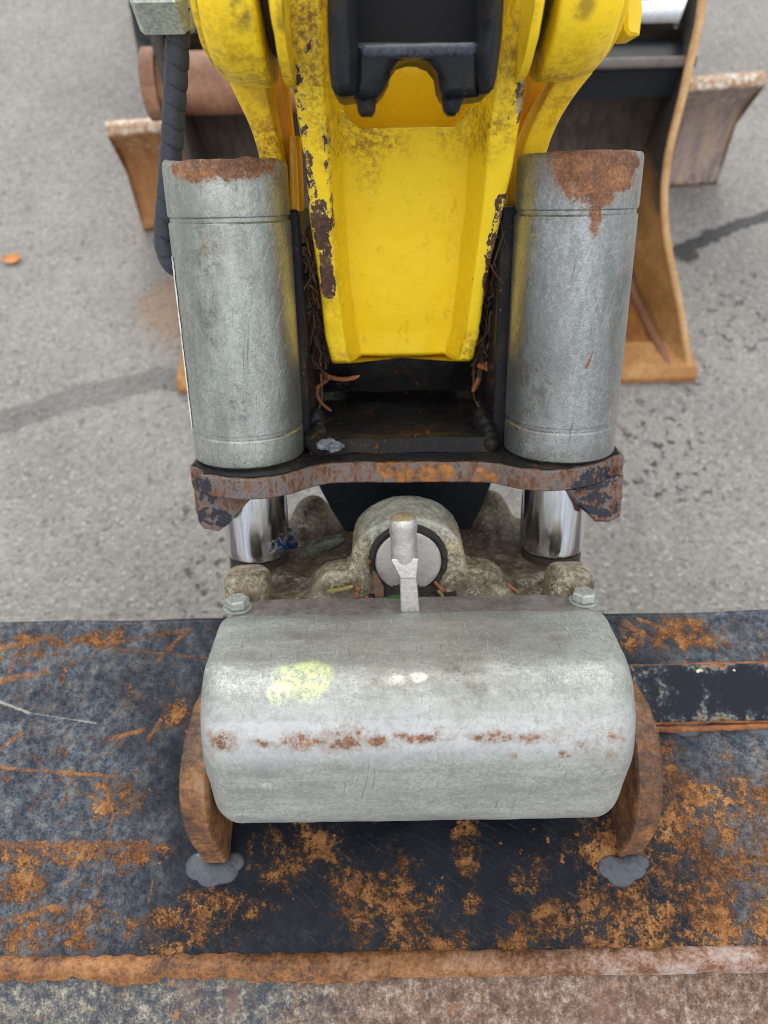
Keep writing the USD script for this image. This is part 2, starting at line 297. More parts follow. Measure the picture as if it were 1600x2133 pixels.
#@@GROUND
# ------------------------------------------------------------------ asphalt ground
def ground():
    T = Thing.__new__(Thing); T.base = np.zeros(3); T.rot = np.eye(3)
    g = G(T)
    agg = g.voro(125, out='color'); bw = g.add('rgb_to_bw', 'val', color=agg); d1 = g.voro(125)
    agg2 = g.add('rgb_to_bw', 'val', color=g.voro(300, out='color'))
    v = g.m('multiply_add', bw, 0.20, g.m('multiply_add', agg2, 0.18, g.m('multiply_add', g.noise(3.5, 5, 0.6), 0.5, g.m('multiply', g.noise(75, 5, 0.75), 0.45))))
    col = g.ramp(v, [(0.45, (0.160, 0.152, 0.144)), (0.62, (0.240, 0.229, 0.217)), (0.80, (0.33, 0.317, 0.300))])
    stone = g.m('multiply', g.mr(bw, 0.74, 0.80), g.mr(d1, 0.5, 0.35)); col = g.mix(g.m('multiply', stone, 0.5), col, (0.46, 0.44, 0.41))
    pit = g.mr(g.noise(75, 3, 0.6), 0.61, 0.67); col = g.mix(g.m('multiply', pit, 0.45), col, (0.10, 0.096, 0.092))
    # damp line and drops
    wet = []
    L = [Ph(x, y, 0) for x, y in ((-60, 905), (60, 862), (200, 818), (330, 793), (440, 797), (520, 830))]
    for a, b in zip(L, L[1:]): wet.append(g.seg(a, b, 0.026, 0.28, .22))
    wetl = g.m('multiply', g.mx(*wet), 0.42)
    wet = []
    L = [Ph(x, y, 0) for x, y in ((1330, 560), (1480, 492), (1640, 432))]
    for a, b in zip(L, L[1:]): wet.append(g.seg(a, b, 0.0135, 0.45, .2))
    for x, y, r in ((1430, 530, .02), (1480, 490, .018)): wet.append(g.spot(Ph(x, y, 0), r))
    for x, y, r in ((1505, 700, .05), (1585, 690, .06), (1400, 950, .10), (1360, 930, .07), (420, 1150, .045), (390, 1085, .03), (440, 1255, .05), (1560, 590, .03), (1450, 790, .06), (1360, 1010, .05), (1500, 620, .05)):
        wet.append(g.m('multiply', g.spot(Ph(x, y, 0), r, (1, 1, 1), 1.0, 0.8), g.mr(g.noise(60, 4, 0.65), 0.56, 0.60)))
    w = g.mx(wetl, g.m('multiply', g.mx(*wet), 0.95))
    col = g.mix(w, col, (0.030, 0.031, 0.034))
    col = g.mix(g.m('multiply', g.spot(Ph(372, 640, 0), 0.07, wob=0.6), 0.5), col, (0.33, 0.20, 0.10))
    h = g.m('multiply_add', pit, -0.9, g.m('multiply_add', stone, 0.5, g.m('multiply_add', d1, -0.5, g.m('multiply', g.noise(120, 4, 0.7), 0.9))))
    mat = g.done('asphalt', base_color=col, roughness=g.m('multiply_add', w, -0.35, 0.85), normal=g.bump(h, 0.006, 0.8))
    n = 120; s = np.sign(np.linspace(-1, 1, n)) * np.abs(np.linspace(-1, 1, n)) ** 3 * 60
    xx, yy = np.meshgrid(s, s + 1.0)
    m = usdkit.mesh(stage, '/World/ground', grid(np.stack([xx, yy, np.zeros_like(xx)], -1)), mat, smooth=True)
    p = m.GetPrim()
    for k, v_ in (('label', 'grey worn asphalt with damp streaks under the machine'), ('category', 'ground'), ('kind', 'structure')): p.SetCustomDataByKey(k, v_)
ground()

#@@TILT
# ------------------------------------------------------------------ tilt bracket with its two cylinders
UD = -0.190                                     # deck plane
def cyl_x(px, py): return tl(Pn(px, py, 0.572))[0]
XL, XR = cyl_x(492, 650), cyl_x(1189, 650)
NC, RC = 0.58, 0.0425
def ucyl(px, py): return tl(Pn(px, py, NC - RC))[2]
deckpx = [(398, 966), (400, 978), (420, 988), (450, 994), (500, 999), (550, 997), (600, 989), (640, 977), (680, 968), (720, 965), (800, 965), (903, 964), (986, 964), (1034, 967), (1075, 976), (1110, 980), (1144, 982), (1195, 978), (1247, 967), (1280, 954), (1301, 948)]
front = np.array([tl(Pu(x, y, UD))[:2] for x, y in deckpx])
B = Thing('tilt_bracket', 'black and rusty swivel bracket carrying two upright grey cylinder housings beside the yellow arm', 'tilt bracket', wd(0.0195, 0.56, UD), TOOL)
deckmat = black_metal('bracket_black', B, 0.69, 0.12, [(wd(0.02, 0.730, -0.145), 0.03, (0.3, 1.2, 1), 0.24)])
def edge_mat():
    g = G(B); v = g.m('multiply_add', g.noise(75, 6, 0.75, vec=g.vscale((1, 1, 0.7))), .65, g.m('multiply', g.noise(320, 4, .7, vec=g.vscale((1, 1, .35))), .35))
    col = g.ramp(v, [(0.36, (0.040, 0.019, 0.013)), (0.44, (0.105, 0.050, 0.031)), (0.50, (0.165, 0.098, 0.070)), (0.545, (0.135, 0.138, 0.148)), (0.59, (0.095, 0.045, 0.027)), (0.68, (0.26, 0.19, 0.145))])
    org = g.mx(*[g.mr(g.m('multiply_add', g.spot(Pn(x, y, 0.552), 0.0105, (1.1, 0.3, 1), 0.9, 0.5), 0.42, g.noise(150, 6, 0.75)), 0.80, 0.96) for x, y in ((840, 990), (890, 986), (925, 986), (808, 975), (1010, 990))])
    col = g.mix(org, col, g.ramp(g.noise(150, 4), [(0.35, (0.11, 0.042, 0.014)), (0.65, (0.36, 0.15, 0.035))]))
    blk = g.mx(g.spot(Pn(425, 1015, 0.541), 0.016), g.spot(Pn(1235, 1000, 0.541), 0.022, (0.7, 1, 1.6)), g.spot(Pn(1285, 985, 0.541), 0.012), g.spot(Pn(435, 1075, 0.541), 0.009), g.spot(Pn(1250, 1055, 0.541), 0.016, (0.8, 1, 1.2)), g.spot(Pn(462, 1080, .541), .009))
    blk = g.mr(g.m('multiply_add', blk, 0.37, g.m('multiply_add', g.noise(300, 4, .7), .3, g.m('multiply', g.noise(80, 5, 0.7), .7))), 0.83, 0.85); col = g.mix(blk, col, (0.010, 0.012, 0.019))
    h = g.m('multiply_add', blk, 0.5, g.m('multiply_add', g.noise(220, 4, vec=g.vscale((1, 1, 0.3))), 0.5, v))
    return g.done('flame_cut_edge', base_color=col, roughness=g.lr(blk, 0, 1, 0.5, 0.3), metallic=g.lr(blk, 0, 1, 0.35, 0), normal=g.bump(h, 0.0012, 0.8))
edgem = edge_mat()
xl0, xr0 = front[0, 0], front[-1, 0]
f2 = spline(np.r_[front[:1], front[2:]], 90)
outl = np.vstack([f2, [[xr0 + 0.0005, 0.60], [xr0 - 0.012, 0.655], [xl0 + 0.012, 0.655], [xl0 - 0.0005, 0.60]]])
dv, df = slab(outl, UD - 0.016, UD, bev=0.0012, step=0.004, rough=0.0012)
dpath = B.part('deck_plate', toolmesh((dv, df)), edgem, 30, label='thick plate with flame-cut rusty wavy front edge')
# black paint skin on the deck's upper face, worn back from the front rim
pin = Polygon(outl).buffer(-0.0035); ring = np.array(pin.exterior.coords)[:-1]
ring = resample(ring, 0.003); ring += (meshkit.fbm(np.c_[ring * 160, np.zeros(len(ring))], 3, 5)[:, None] - 0.5) * 0.006
sv, sf = slab(ring, UD + 0.0002, UD + 0.0010, bev=0.0003)
B.part('paint_skin', toolmesh((sv, sf)), deckmat, 30, parent=dpath)
for nm, pxs, lab in (('L', [(399, 996), (404, 1040), (413, 1092), (425, 1103), (455, 1108), (474, 1096), (500, 1064), (528, 1034), (500, 1022), (440, 1010)], 'left'), ('R', [(1301, 985), (1297, 1040), (1293, 1078), (1270, 1089), (1240, 1088), (1205, 1054), (1174, 1020), (1230, 1008), (1280, 995)], 'right')):
    nn = 0.541 if nm == 'L' else 0.546
    B.part('gusset', rough(slab_n(pxs, nn, 0.014, bev=0.0018, step=0.003, rough=0.0012), 0.001, 150, 3), edgem, 40)
# ears beside the arm and the back of the pocket
EIL, EIR = -0.0575, 0.0875
for a, b in ((EIL - 0.024, EIL), (EIR, EIR + 0.022)):
    top = tl(Pn(616, 436, 0.60))[2] if a < 0 else tl(Pn(1068, 428, 0.60))[2]
    B.part('side_plate', rough(tbox(a, b, 0.590, 0.76, UD - 0.004, top, r=0.0025), 0.001, 60), deckmat)
a0 = tl(Pu(850, 946, UD))[1]; prof = [(a0, UD + 0.0011), (a0 + 0.004, UD + 0.0115), (a0 + 0.010, UD + 0.0135)]
q1 = tl(Pn(850, 832, 0.715)); prof += [(0.715, q1[2]), (0.724, q1[2] + 0.006), (0.726, q1[2] + 0.09)]
pp = np.array(prof); pp = np.vstack([pp[:1], [pp[0] * 0.5 + pp[1] * 0.5], pp[1:]])
xs = np.linspace(EIL + 0.0005, EIR - 0.0005, 40); pr = np.array([pp[0] + (pp[1] - pp[0]) * t for t in (0, .5)] + [a + (b - a) * t for a, b in zip(pp[1:-1], pp[2:]) for t in np.linspace(0, 1, 9)])
P = np.array([[W([x, n, u])for x in xs] for n, u in pr]); P += (fbm(P, 45, 4, 9) * 0.004)[..., None] * U
B.part('pocket_floor', grid(P), deckmat, 40)
for sx in (EIL + 0.001, EIR - 0.001):           # oily weld lumps in the corners
    for k in range(5):
        n0 = a0 + 0.004 + 0.006 * k; s = manifold3d.Manifold.sphere(0.006 + 0.003 * rng.random(), 24).translate((sx - np.sign(sx) * rng.uniform(0, .006), n0, UD + 0.006 + 0.004 * k))
        B.part('weld_lump', rough(toolmesh(s), 0.005, 160, k), deckmat)
pc = Pu(690, 928, UD + .013); B.part('paint_flake', rough(outward(*vf(manifold3d.Manifold.sphere(.0095, 40).scale((1, .5, .10)).translate(tuple(pc)))), .010, 210, 3), plain('pale_flake', (.10, .11, .125), .3, 0, 160, .8, .001, B), 40, label='pale flaked chip at the left of the pocket')
for k, (px, py, r) in enumerate(((1010, 905, .010), (1025, 885, .009), (1000, 925, .006), (1030, 925, .009), (700, 800, .010), (720, 795, .008), (672, 905, .006))):
    B.part('oily_clump', rough(toolmesh(manifold3d.Manifold.sphere(r, 24).scale((1, .8, .6)).translate(tuple(tl(Pn(px, py, .625 if py > 850 else .70))))), r * .9, 130, k), deckmat, 50)
# wedge-shaped black plate hanging behind the hub
B.part('wedge_plate', slab_n([(655, 990), (664, 1012), (690, 1062), (720, 1108), (980, 1104), (1008, 1050), (1026, 1000), (1026, 988)], 0.607, 0.012, bev=0.001), plain('blue_black_paint', (0.008, 0.010, 0.015), 0.4, T=B, spec=.15), 40)

def cyl_profile(u0, u1, g_lo, g_hi):
    R = RC
    lo = [(0.030, u0), (R - 0.002, u0), (R, u0 + 0.002), (R, g_lo - 0.0035), (R - 0.0006, g_lo - 0.0025)]
    mid = [(R - 0.0017, g_lo - 0.0015), (R - 0.0017, g_lo + 0.001), (R, g_lo + 0.0018), (R, g_lo + 0.004)] + [(R, z) for z in np.linspace(g_lo + 0.006, g_hi - 0.006, 40)] + [(R, g_hi - 0.0025), (R - 0.0013, g_hi - 0.0012), (R - 0.0013, g_hi + 0.0012)]
    hi = [(R - 0.0002, g_hi + 0.002), (R, g_hi + 0.003)] + [(R, z) for z in np.linspace(g_hi + 0.006, u1 - 0.004, 14)] + [(R - 0.0005, u1 - 0.0015), (R - 0.002, u1), (0.032, u1), (0.031, u1 - 0.012), (0.001, u1 - 0.013)]
    return lo, mid, hi
for side, (xc, yt, yg1, yg2) in enumerate(((XL, 331, 459, 907), (XR, 313, 443, 891))):
    u1 = ucyl(0, yt) if False else tl(Pn(463 if side == 0 else 1211, yt, NC - RC))[2]
    gh = tl(Pn(480 if side == 0 else 1205, yg1, NC - RC))[2]; gl = tl(Pn(520 if side == 0 else 1170, yg2 + 8, NC - RC))[2]
    lo, mid, hi = cyl_profile(UD + 0.0012, u1, gl, gh)
    C0 = wd(xc, NC, 0)
    face = lambda px, py: Pn(px, py, NC - RC)
    if side == 0:
        ru = [(face(400, 338), .020, (0.85, 0.6, 1.3), .47), (face(500, 338), .016, (0.4, 0.5, 1.3), .5), (face(430, 505), .010, (1.6, 1, 0.8), .28), (face(430, 665), .008, (1.5, 1, .6), .2)]
        dk = [(face(490, 840), .018, (1.8, 1, 0.7)), (face(425, 520), .02, (1.2, 1, 0.7)), (face(500, 965), .010, (1, 1, 1)), (face(430, 650), .02, (2, 1, 0.6)), (face(600, 960), .012, (1, 1, 1)), (face(640, 920), .03, (1.5, 1, .6))]
    else:
        ru = [(face(1230, 335), .026, (0.8, 0.5, 1), .62), (face(1240, 375), .017, (0.85, 0.5, 0.8), .5), (face(1243, 440), .012, (2.4, 0.5, .55), .45), (face(1120, 330), .012, (0.5, 0.5, 1.6), .4), (face(1320, 335), .014, (0.7, 0.5, 1.2), .45), (face(1072, 925), .008, (1.5, 0.5, 0.6), .35), (face(1150, 960), .012, (0.5, .5, 2.5), .22), (face(1135, 920), .005, (1.5, .5, .5), .3)]
        dk = [(face(1080, 940), .022, (1.3, .6, .8)), (face(1120, 800), .03, (2, 1, 0.8)), (face(1150, 955), .02, (.6, 1, 2)), (face(1310, 650), .02, (1.5, 1, .6)), (face(1130, 330), .02, (.7, 1, 1.5))]
    def streak(g, col, side=side, face=face):
        if side == 1:
            k = g.seg(face(1258, 690), face(1222, 765), 0.0016, .2); col = g.mix(k, col, (0.25, 0.12, 0.075))
            k = g.seg(face(1135, 900), face(1135, 960), 0.0012, .4); col = g.mix(k, col, (0.17, 0.10, 0.05))
        else:
            k = g.seg(face(560, 500), face(562, 640), 0.0007, .1); col = g.mix(g.m('multiply', k, .6), col, (0.22, 0.15, 0.09))
        return col
    mat = galv(f'galvanised_cylinder_{side}', B, ru, dk, extra=streak, lo=(0.235, 0.245, 0.245) if side else (0.28, 0.295, 0.275), hi=(0.41, 0.43, 0.43) if side else (0.48, 0.505, 0.47), metal=.90, rough=(.24, .36), spang=.5)
    full = lathe(lo[:] + mid + hi, C0, U, 144)
    v, f = full
    # dented rim at the top of the left housing
    t = (v - C0) @ U
    w = np.clip((t - (u1 - 0.012)) / 0.012, 0, 1)
    v = v + U * (w * fbm(v, 70, 3, side) * (0.005 if side == 0 else 0.002))[:, None]
    cp = B.part('cylinder', (v, f), mat, 35, label=('left' if side == 0 else 'right') + (' grey galvanised housing with a rust-crumbled upper rim' if side == 0 else ' grey galvanised housing with an orange rust run below its upper rim'))
    # piston rod
    ub = tl(Pn(544 if side == 0 else 1154, 1176 if side == 0 else 1166, NC - 0.026))[2]; R2 = 0.0262
    g = G(B); ax = g.noise(60, 4, 0.6, vec=g.vscale((6, 6, 0.4)))
    col = g.ramp(ax, [(0.35, (0.55, 0.56, 0.59)), (0.6, (0.80, 0.81, 0.83))])
    if side == 0:
        bl = g.mr(g.m('multiply_add', g.spot(Pn(590, 1148, .553), .011, (1, .6, .9), 1, .5), .5, g.noise(190, 5, .7)), .78, .86); col = g.mix(bl, col, (0.004, 0.022, 0.075)); k = bl
    else:
        rs = g.mx(g.mr(g.m('multiply_add', g.spot(Pn(1125, 1108, .553), .0045), .5, g.noise(200, 5, .7)), .80, .86), g.m('multiply', 0.0, g.mr(g.m('multiply_add', g.seg(Pn(1085, 1125, .553), Pn(1218, 1150, .553), .010, .3), .4, g.noise(120, 5, .7, vec=g.vscale((1, 1, 3)))), .72, .9), .4))
        col = g.mix(rs, col, (0.30, 0.15, 0.075)); k = rs
    rm = g.done(f'chromed_rod_{side}', base_color=col, metallic=g.m('multiply_add', k, -0.8, 1.0), roughness=g.m('multiply_add', k, 0.25, g.lr(ax, .3, .7, .20, .10)), normal=g.bump(ax, .0002, .5))
    B.part('piston_rod', lathe([(0.01, UD - 0.014), (R2, UD - 0.014)] + [(R2, z) for z in np.linspace(UD - 0.017, ub + 0.003, 12)] + [(R2 - 0.0007, ub + 0.001), (R2 - 0.002, ub), (0.02, ub - .0003)], C0, U, 96), rm, 30, label='bright chromed rod smeared with blue grease' if side == 0 else 'bright chromed rod with a rusty water mark')
    B.part('rod_foot', rough(lathe([(.001, ub - .016), (.0248, ub - .016), (.0244, ub - .0006), (.001, ub - .0006)], C0, U, 60), .002, 160, side), plain(f'rod_foot_dirt_{side}', (.022, .017, .013), .5, 0, 200, .6, .001, B), 50)
    if side == 0:
        gm = plain('blue_grease', (0.002, 0.010, 0.030), 0.15, 0, 200, .5, .001, B)
        for k, (px, py, r) in enumerate(((588, 1152, .0034), (598, 1146, .003), (578, 1160, .0026), (592, 1112, .0016), (604, 1160, .0042), (597, 1128, .0022))):
            o = tl(Pn(px, py, NC - R2 + 0.002)); dx = o[0] - xc; nn = NC - math.sqrt(max(R2 ** 2 - dx ** 2, 1e-6)); B.part('grease_smear', rough(toolmesh(manifold3d.Manifold.sphere(r, 24).scale((1.1, .22, .9)).translate((o[0], nn, o[2]))), .004, 220, k), gm)
        # worn sticker on the outer side of the left housing
        ts = np.linspace(math.radians(158), math.radians(206), 22); us = np.linspace(tl(Pn(365, 530, .58))[2], tl(Pn(405, 880, .58))[2], 90); P = []
        for u in us:
            j = 0.05 * (meshkit.noise([[u * 400, 0, 0]], 2)[0] - .5); tt = np.linspace(ts[0], ts[-1] + j, len(ts))
            P.append([W([xc + (RC + .0005) * math.cos(t), NC + (RC + .0005) * math.sin(t), u]) for t in tt])
        g = G(B); c = g.mix(g.mr(g.noise(300, 3, vec=g.vscale((1, 1, .3))), .56, .60), (0.80, 0.82, 0.76), (0.03, 0.04, 0.03))
        c = g.mix(g.spot(Pn(368, 590, .58), .006), c, (0.02, 0.30, 0.06))
        B.part('worn_sticker', grid(np.array(P)), g.done('sticker_print', base_color=c, roughness=.45), True, parent=cp, label='tattered white sticker edge with green and black print')

#@@COUPLER
# ------------------------------------------------------------------ quick coupler: cast body, hub, pin and lever, barrel cover
QC = np.array([0.0190, 0.4375, -0.333]); HL = 0.136
K = Thing('quick_coupler', 'grey cast quick coupler with barrel-shaped cover resting between rusty lugs', 'quick coupler', wd(*QC), TOOL)
e1 = np.array([-0.796, 0.606]); e2 = np.array([0.606, 0.796])
cs = manifold3d.CrossSection.batch_hull([manifold3d.CrossSection.circle(r, 160).translate(tuple(c)) for r, c in ((0.044, e2 * 0.027 - e1 * 0.012), (0.045, -e2 * 0.026 - e1 * 0.012), (0.047, e1 * 0.019 - e2 * 0.002))])
ring = np.array(cs.to_polygons()[0]); ring = resample(ring, 0.0022)
ang = np.unwrap(np.arctan2(ring[:, 1], ring[:, 0])); ring = ring[np.argsort(np.arctan2(ring[:, 1], ring[:, 0]))]; ring = ring.copy()
fr = 0.018; sx = []
for t in np.linspace(0, math.pi / 2, 14): sx.append((-HL + fr * (1 - math.sin(t)), fr * (1 - math.cos(t))))
st = [(-HL - .001, 0.060), (-HL, 0.04)] + sx[::-1]
st += [(x, 0) for x in np.linspace(-HL + fr, HL - fr, 110)[1:-1]] + [(-x, d) for x, d in st[::-1]]
L = np.linalg.norm(ring, axis=1)
up_ = (ring @ e2) / .071; fsc = 1.0 - .72 * np.clip(up_ * 1.3 + .35, 0, 1)
P = []
for x, d in st:
    d = np.where(d > .03, d, d * fsc) if abs(x) < HL - .0001 else d
    r = ring * np.maximum((L - d) / L, 0.05)[:, None]; P.append(np.c_[np.full(len(r), x), r])
P = np.array(P); P = W(P.reshape(-1, 3) + QC).reshape(P.shape)
nr = P - P.mean(1, keepdims=True); nr /= np.linalg.norm(nr, axis=-1, keepdims=True)
P = P + nr * (fbm(P, 28, 3, 4) * 0.0022 + fbm(P, 110, 3, 8) * 0.0008)[..., None]
def on_roller(px, py):
    o = tl(EYE); d = TOOL @ ray(px, py)          # march to the barrel
    for s in np.linspace(0.40, 0.62, 900):
        p = d * s; q = p[1:] - QC[1:]
        if np.linalg.norm(q - e1 * 0.0) < 0.0685: return W(p)
    return W(d * 0.52)
ridge = [(on_roller(1072, 1585), .005, (1, 1, 1), .45), (on_roller(1180, 1582), .006, (1, 1, 1), .46), (on_roller(1230, 1545), .022, (.8, 1, .8), .25), (on_roller(1285, 1560), .012, (1.3, 1, .6), .33), (on_roller(1295, 1640), .010, (1.3, 1, .5), .25), (on_roller(850, 1548), .05, (.45, 3.2, 3.2), .12), (on_roller(435, 1540), .009, (1.3, 1, .5), .34), (on_roller(460, 1550), .009, (.6, 1, 1), .42), (on_roller(720, 1546), .010, (.35, 1, 1), .40), (on_roller(620, 1546), .008, (.4, 1, 1), .40)]
rl_ = [(on_roller(432, 1552), on_roller(690, 1546), .0085, .37), (on_roller(690, 1546), on_roller(1010, 1538), .0085, .385), (on_roller(1010, 1538), on_roller(1120, 1545), .010, .36), (on_roller(1120, 1545), on_roller(1290, 1560), .011, .27), (on_roller(900, 1520), on_roller(1240, 1500), .008, .2)]
rdark = [(on_roller(640, 1300), .014, (.8, 1, 1.2)), (on_roller(960, 1380), .022, (1.6, 1, .5)), (on_roller(850, 1290), .020, (.4, 1, 2)), (on_roller(990, 1440), .014, (.6, 1, 1.5)), (on_roller(1050, 1295), .016, (.8, 1, 1)), (on_roller(1145, 1300), .014, (1, 1, .7)), (on_roller(820, 1425), .014, (.6, 1, 1.6)), (on_roller(520, 1335), .012, (1, 1, 1))]
rpale = [(on_roller(632, 1400), .0155, (.85, 1, 1.0), (0.54, 0.62, 0.30)), (on_roller(582, 1440), .0085, (1, 1, 1), (0.58, 0.63, 0.38)), (on_roller(668, 1384), .0052, (1, 1, 1.2), (0.90, 0.90, 0.88)), (on_roller(828, 1410), .006, (.8, 1, 1.2), (0.88, 0.86, 0.80)), (on_roller(870, 1405), .0065, (.8, 1, 1.2), (0.88, 0.86, 0.80)), (on_roller(1222, 1655), .007, (1.3, 1, .6), (0.66, 0.72, 0.78)), (on_roller(555, 1655), .007, (1, 1, 1), (0.62, 0.66, 0.70))]
def rex(g, col):
    # the band along the nose polished by wear
    bands = [g.spot(on_roller(x, 1530), .020, (.28, 1.15, 1.15), 1.3, .35) for x in (560, 860, 1170)]
    col = g.mix(g.m('multiply', g.m('multiply', g.mx(*bands), g.mr(g.noise(160, 5, .75), .30, .56, .4, 1)), .62), col, (0.50, 0.50, 0.515))
    k = g.mx(*[g.m('multiply', g.seg(on_roller(a, b), on_roller(c, d), w, .15), .7) for a, b, c, d, w in ((1145, 1325, 1172, 1425, .0012), (1240, 1370, 1272, 1470, .0009))]); col = g.mix(k, col, (.55, .50, .43))
    k = g.mx(*[g.m('multiply', g.seg(on_roller(a, b), on_roller(c, d), w, .15), .6) for a, b, c, d, w in ((1205, 1530, 1232, 1590, .0022), (1030, 1520, 1075, 1555, .0012), (1250, 1520, 1270, 1560, .0018), (520, 1530, 590, 1505, .0009), (1110, 1515, 1190, 1560, .0008))]); col = g.mix(k, col, (.17, .12, .10))
    return col
rollm = galv('galvanised_cover', K, ridge, rdark, rpale, extra=rex, stretch=(0.22, 1, 1), lo=(0.245, 0.256, 0.243), hi=(0.41, 0.43, 0.405), metal=0.45, rough=(.36, .52), spang=.55, rline=rl_)
K.part('barrel_cover', grid(P, True, True), rollm, True, label='scratched galvanised barrel cover with a rusty worn nose')

UB = tl(Pn(850, 1245, 0.505))[2]        # deck of the casting
cx = tl(Pn(850, 1163, 0.52))[0]; hu = tl(Pn(850, 1163, 0.52))[2]
def smin(a, b, k): h = max(k - abs(a - b), 0.0) / k; return min(a, b) - h * h * k * 0.25
bl, brr = tl(Pn(515, 1212, 0.512)), tl(Pn(1187, 1205, 0.512))
def box_sd(p, c, h, r):
    q = [abs(p[i] - c[i]) - h[i] + r for i in range(3)]
    return math.sqrt(sum(max(a, 0.0) ** 2 for a in q)) + min(max(q), 0.0) - r
def casting(x, n, u):
    p = (x, n, u)
    d = box_sd(p, (cx, 0.575, UB - 0.020), (0.122, 0.085, 0.018), 0.006)
    # hub: half cylinder along n
    hub = max((math.hypot((x - cx) / .0425, (u - hu) / (.0345 if u > hu else .05)) - 1) * .036, abs(n - 0.540) - 0.0235)
    d = smin(d, hub, 0.005)
    for s in (-1, 1):
        sk = max(math.hypot((x - cx - s * 0.050) * .8, (u - UB + .002) * 1.0) - 0.0205, abs(n - 0.524) - 0.012)
        d = smin(d, sk, 0.008)
    for c in (bl, brr):
        bs = box_sd(p, (c[0], .5135, c[2] - .006), (.0175, .016, .0155), .0105); d = smin(d, bs, 0.008)
    for sxx, nn in ((-0.082, 0.64), (0.078, 0.645)):      # rear lugs seen under the bracket
        bs = math.sqrt(((x - cx - sxx) * 1.0) ** 2 + ((n - nn) * 0.8) ** 2 + ((u - UB - 0.004) * 0.75) ** 2) - 0.019; d = smin(d, bs, 0.02)
    d = max(d, -(math.hypot(x - cx, u - hu) - 0.0285) if n < 0.5215 else -1)   # counterbore for the pin
    return -d
cast = manifold3d.Manifold.level_set(casting, (cx - 0.14, 0.48, UB - 0.045, cx + 0.14, 0.68, hu + 0.055), 0.0025, 0.0)
g = G(K); v = g.m('multiply_add', g.noise(240, 5, .75), .6, g.m('multiply', g.noise(26, 6, .65), .4))
col = g.ramp(v, [(.38, (.050, .040, .027)), (.46, (.145, .122, .082)), (.53, (.285, .250, .175)), (.62, (.46, .43, .34))])
col = g.mix(g.m('multiply', g.mr(g.noise(24, 5, .65), .53, .66), .6), col, (.40, .30, .10))
_, _, zz = g.xyz(); mud = g.m('multiply', g.mr(zz, hu - QC[2] + .0, UB - QC[2] - .002, 0, 1), g.mr(g.noise(40, 5, .7), .34, .56, 0.2, .95))
col = g.mix(mud, col, g.ramp(g.noise(140, 5), [(.3, (.030, .022, .015)), (.55, (.085, .062, .042)), (.75, (.30, .22, .16))]))
pt = g.mr(g.m('multiply_add', g.noise(300, 4, .75), .35, g.m('multiply', g.noise(52, 6, .75), .65)), .525, .585); col = g.mix(g.m('multiply', pt, .75), col, (.050, .034, .018))
phi = g.mr(g.m('multiply_add', g.noise(350, 4, .75), .4, g.m('multiply', g.noise(36, 6, .75), .6)), .545, .60); col = g.mix(g.m('multiply', phi, .7), col, (.46, .43, .33))
top = g.mr(zz, hu - QC[2] + .014, hu - QC[2] + .028); col = g.mix(g.m('multiply', top, .75), col, g.ramp(g.noise(120, 5, .7), [(.35, (.20, .22, .19)), (.65, (.46, .49, .44))]))
castm = g.done('dirty_casting', base_color=col, roughness=g.lr(v, .4, .6, .30, .58), metallic=.15, normal=g.bump(v, .0012, .9))
v_, f_ = vf(cast); v_, f_ = outward(W(v_), f_)
tm = trimesh.Trimesh(v_, f_, process=False); trimesh.smoothing.filter_taubin(tm, iterations=3); v_ = np.array(tm.vertices)
K.part('cast_body', rough((v_, f_), 0.0012, 120, 3), castm, 50, label='dirty cast body with an arched hub')
pinm = plain('worn_pin_steel', (.41, .39, .372), .42, .75, 120, .16, .0003, K)
K.part('pin', lathe([(0.001, -0.0010), (0.018, -0.0004), (0.0235, 0.0), (0.0245, 0.001), (0.0247, 0.01)], wd(cx, 0.5125, hu), N, 90), pinm, 30, label='round pin end worn to bare steel')
dirtm = plain('oily_dirt', (.016, .014, .012), .5, 0, 260, .6, .002, K)
t = np.linspace(0, 2 * math.pi, 160); rr = np.linspace(0.0240, 0.0300, 7)
Pd = np.array([[W([cx + r * math.cos(a), 0.5165 - 0.003 * math.sin((r - .024) / .006 * math.pi), hu + r * math.sin(a)]) for a in t] for r in rr]); Pd -= (fbm(Pd, 260, 3, 2) * 0.006)[..., None] * N
K.part('oily_dirt_ring', grid(Pd), dirtm, True)
# debris heap under the pin
P2 = []
for i in range(26):
    row = []
    for j in range(60):
        x = cx - 0.036 + j * 0.072 / 59; n = 0.494 + i * 0.027 / 25
        hgt = 0.010 * math.exp(-((x - cx) / 0.022) ** 2) * (0.25 + 0.75 * i / 25) - 0.001
        row.append(W([x, n, UB + hgt + 0.012 * float(fbm([[x, n, 0]], 170, 4, 6)[0]) * (0.3 + i / 25)]))
    P2.append(row)
K.part('dirt_heap', grid(np.array(P2)), dirtm, 50)
